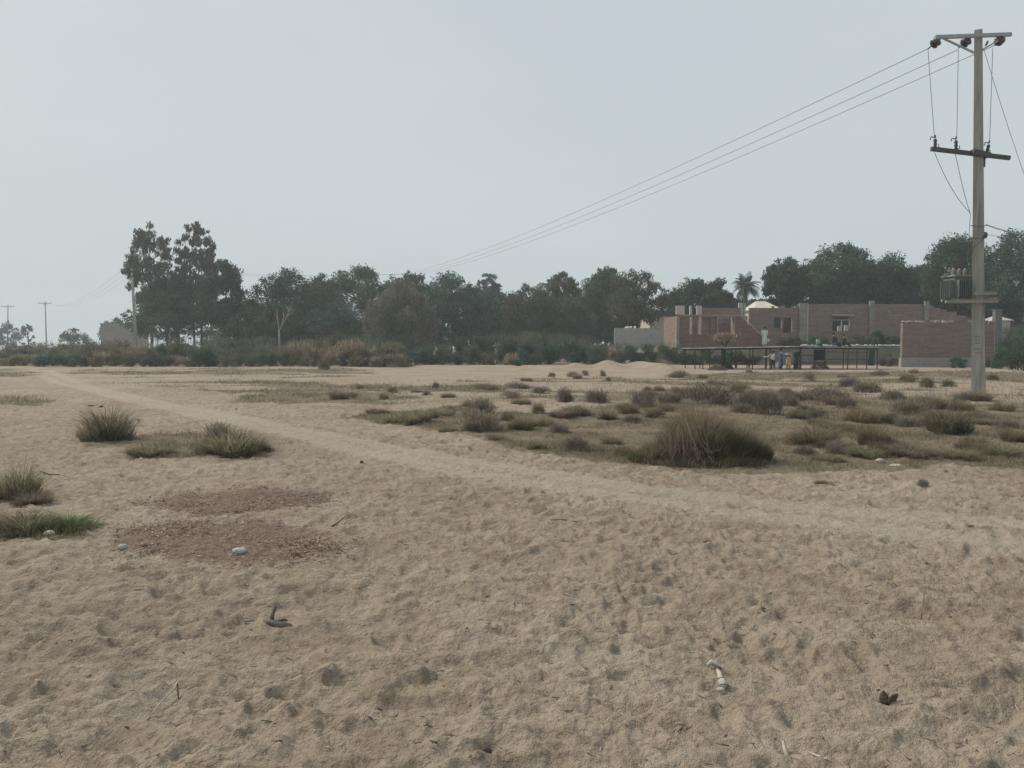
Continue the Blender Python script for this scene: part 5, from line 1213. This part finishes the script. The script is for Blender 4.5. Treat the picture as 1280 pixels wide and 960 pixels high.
# driftwood: flat base with an upright splinter
p = on(345, 779); root = empty('driftwood', p-Vector((0, 0, .008)), R(-12)); tag(root, 'dark weathered driftwood piece with an upright splinter', 'driftwood')
m_ = MB(); m_.tube([(-.085, .02, .018), (-.03, 0, .02), (.04, -.01, .015), (.10, .0, .012)], [.014, .018, .02, .008], 7); m_.tube([(-.03, .03, .01), (.03, .04, .03), (.06, .02, .03)], [.012, .012, .006], 6); m_.tube([(-.10, .03, .01), (-.04, .02, .016), (.0, .03, .010)], [.006, .011, .006], 6); m_.build('base', M['wood'], root, True)
m_ = MB(); m_.tube([(-.035, .01, .02), (-.025, .01, .07), (-.012, .02, .105), (-.03, .02, .115)], [.014, .012, .010, .005], 6); m_.build('splinter', M['wood'], root, True)
# pale bone-like piece
p = on(899, 846); root = empty('broken_bone', p, 0); tag(root, 'pale bone shaped dry fragment with a cracked end, half sunk in the sand', 'bone fragment')
p.z = max(on(903, 834).z, on(899, 858).z, p.z)-.012; root.location = p; root.scale = (.85, .85, .85)
m_ = MB(); m_.tube([(.022, .125, .010), (.018, .06, .014), (.006, -.01, .016), (.0, -.05, .018)], [.011, .014, .017, .021], 9); m_.build('shank', M['palestick'], root, True)
m_ = MB(); m_.tube([(-.028, .165, .022), (.0, .18, .034), (.03, .165, .022), (.045, .15, .010)], [.012, .019, .014, .006], 8); m_.build('upper_knob', M['palestick'], root, True)
m_ = MB(); m_.tube([(.0, -.052, .018), (.004, -.085, .016), (-.004, -.112, .010)], [.023, .024, .012], 9); m_.build('cracked_end', M['palestick'], root, True)
m_ = MB(); m_.rock((-.026, -.13, .006), (.05, .035, .02), 5); m_.build('chip', M['stonewhite'], root, True)
m_ = MB(); m_.tube([(-.022, -.045, .03), (.0, -.052, .041), (.022, -.062, .028)], .003, 5); m_.tube([(-.02, -.10, .02), (.0, -.112, .026), (.02, -.10, .018)], .003, 5); m_.build('crack', M['darkleaf'], root)
m_ = MB(); m_.rock((.028, .135, .012), (.05, .04, .03), 6); m_.build('dark_crust', M['darkleaf'], root)
# curled dead leaf
def leafobj(px_, py_, label, lobes, mat='darkleaf'):
    p = on(px_, py_); root_m = MB()
    for (dx, dz, L, W_, az, tilt) in lobes:
        i0 = len(root_m.v); n = 6
        for k in range(n+1):
            u = k/n; wv = W_*math.sin(PI*(.12+.8*u))
            for s in (-1, 0, 1):
                x = s*wv/2; y = .10*s*s*W_; z = u*L
                q = Matrix.Rotation(az, 3, 'Y') @ (Matrix.Rotation(tilt, 3, 'X') @ Vector((x, y, z))); root_m.v.append((q.x+dx, q.y, q.z+dz))
        for k in range(n):
            for s in range(2): a = i0+k*3+s; root_m.f.append((a, a+1, a+4, a+3))
    o = root_m.build('dead_leaf', M[mat], None, True, p); s_ = o.modifiers.new('s', 'SOLIDIFY'); s_.thickness = .003; return tag(o, label, 'leaf')
leafobj(1107, 878, 'curled dark brown two lobed dead leaf on the sand at lower right', [(0, 0, .062, .046, .1, -.5), (.012, .0, .075, .038, 1.0, -.35), (.006, -.004, .045, .05, .6, -.9), (.0, .01, .04, .045, -.5, -1.1)])
leafobj(985, 938, 'narrow pale dry leaf near the bottom edge at right', [(0, 0, .075, .022, .05, -1.0)], 'palestick')

# ------------------------------------------------------------------ haze
def haze():
    m_ = MB(); zb = -1.6; zt = 22.0; m_.box((0, 0, (zb+zt)/2), (700, 700, zt-zb)); m = bpy.data.materials.new('haze_air'); m.use_nodes = True; nt = m.node_tree; nt.nodes.clear()
    o = nt.nodes.new('ShaderNodeOutputMaterial'); v = nt.nodes.new('ShaderNodeVolumePrincipled'); v.inputs['Density'].default_value = .0011; v.inputs['Color'].default_value = (.92, .97, 1, 1); v.inputs['Anisotropy'].default_value = .2
    nt.links.new(v.outputs[0], o.inputs['Volume']); tag(m_.build('haze', m), 'thin grey blue haze over the whole flat', 'haze', kind='stuff')
haze()
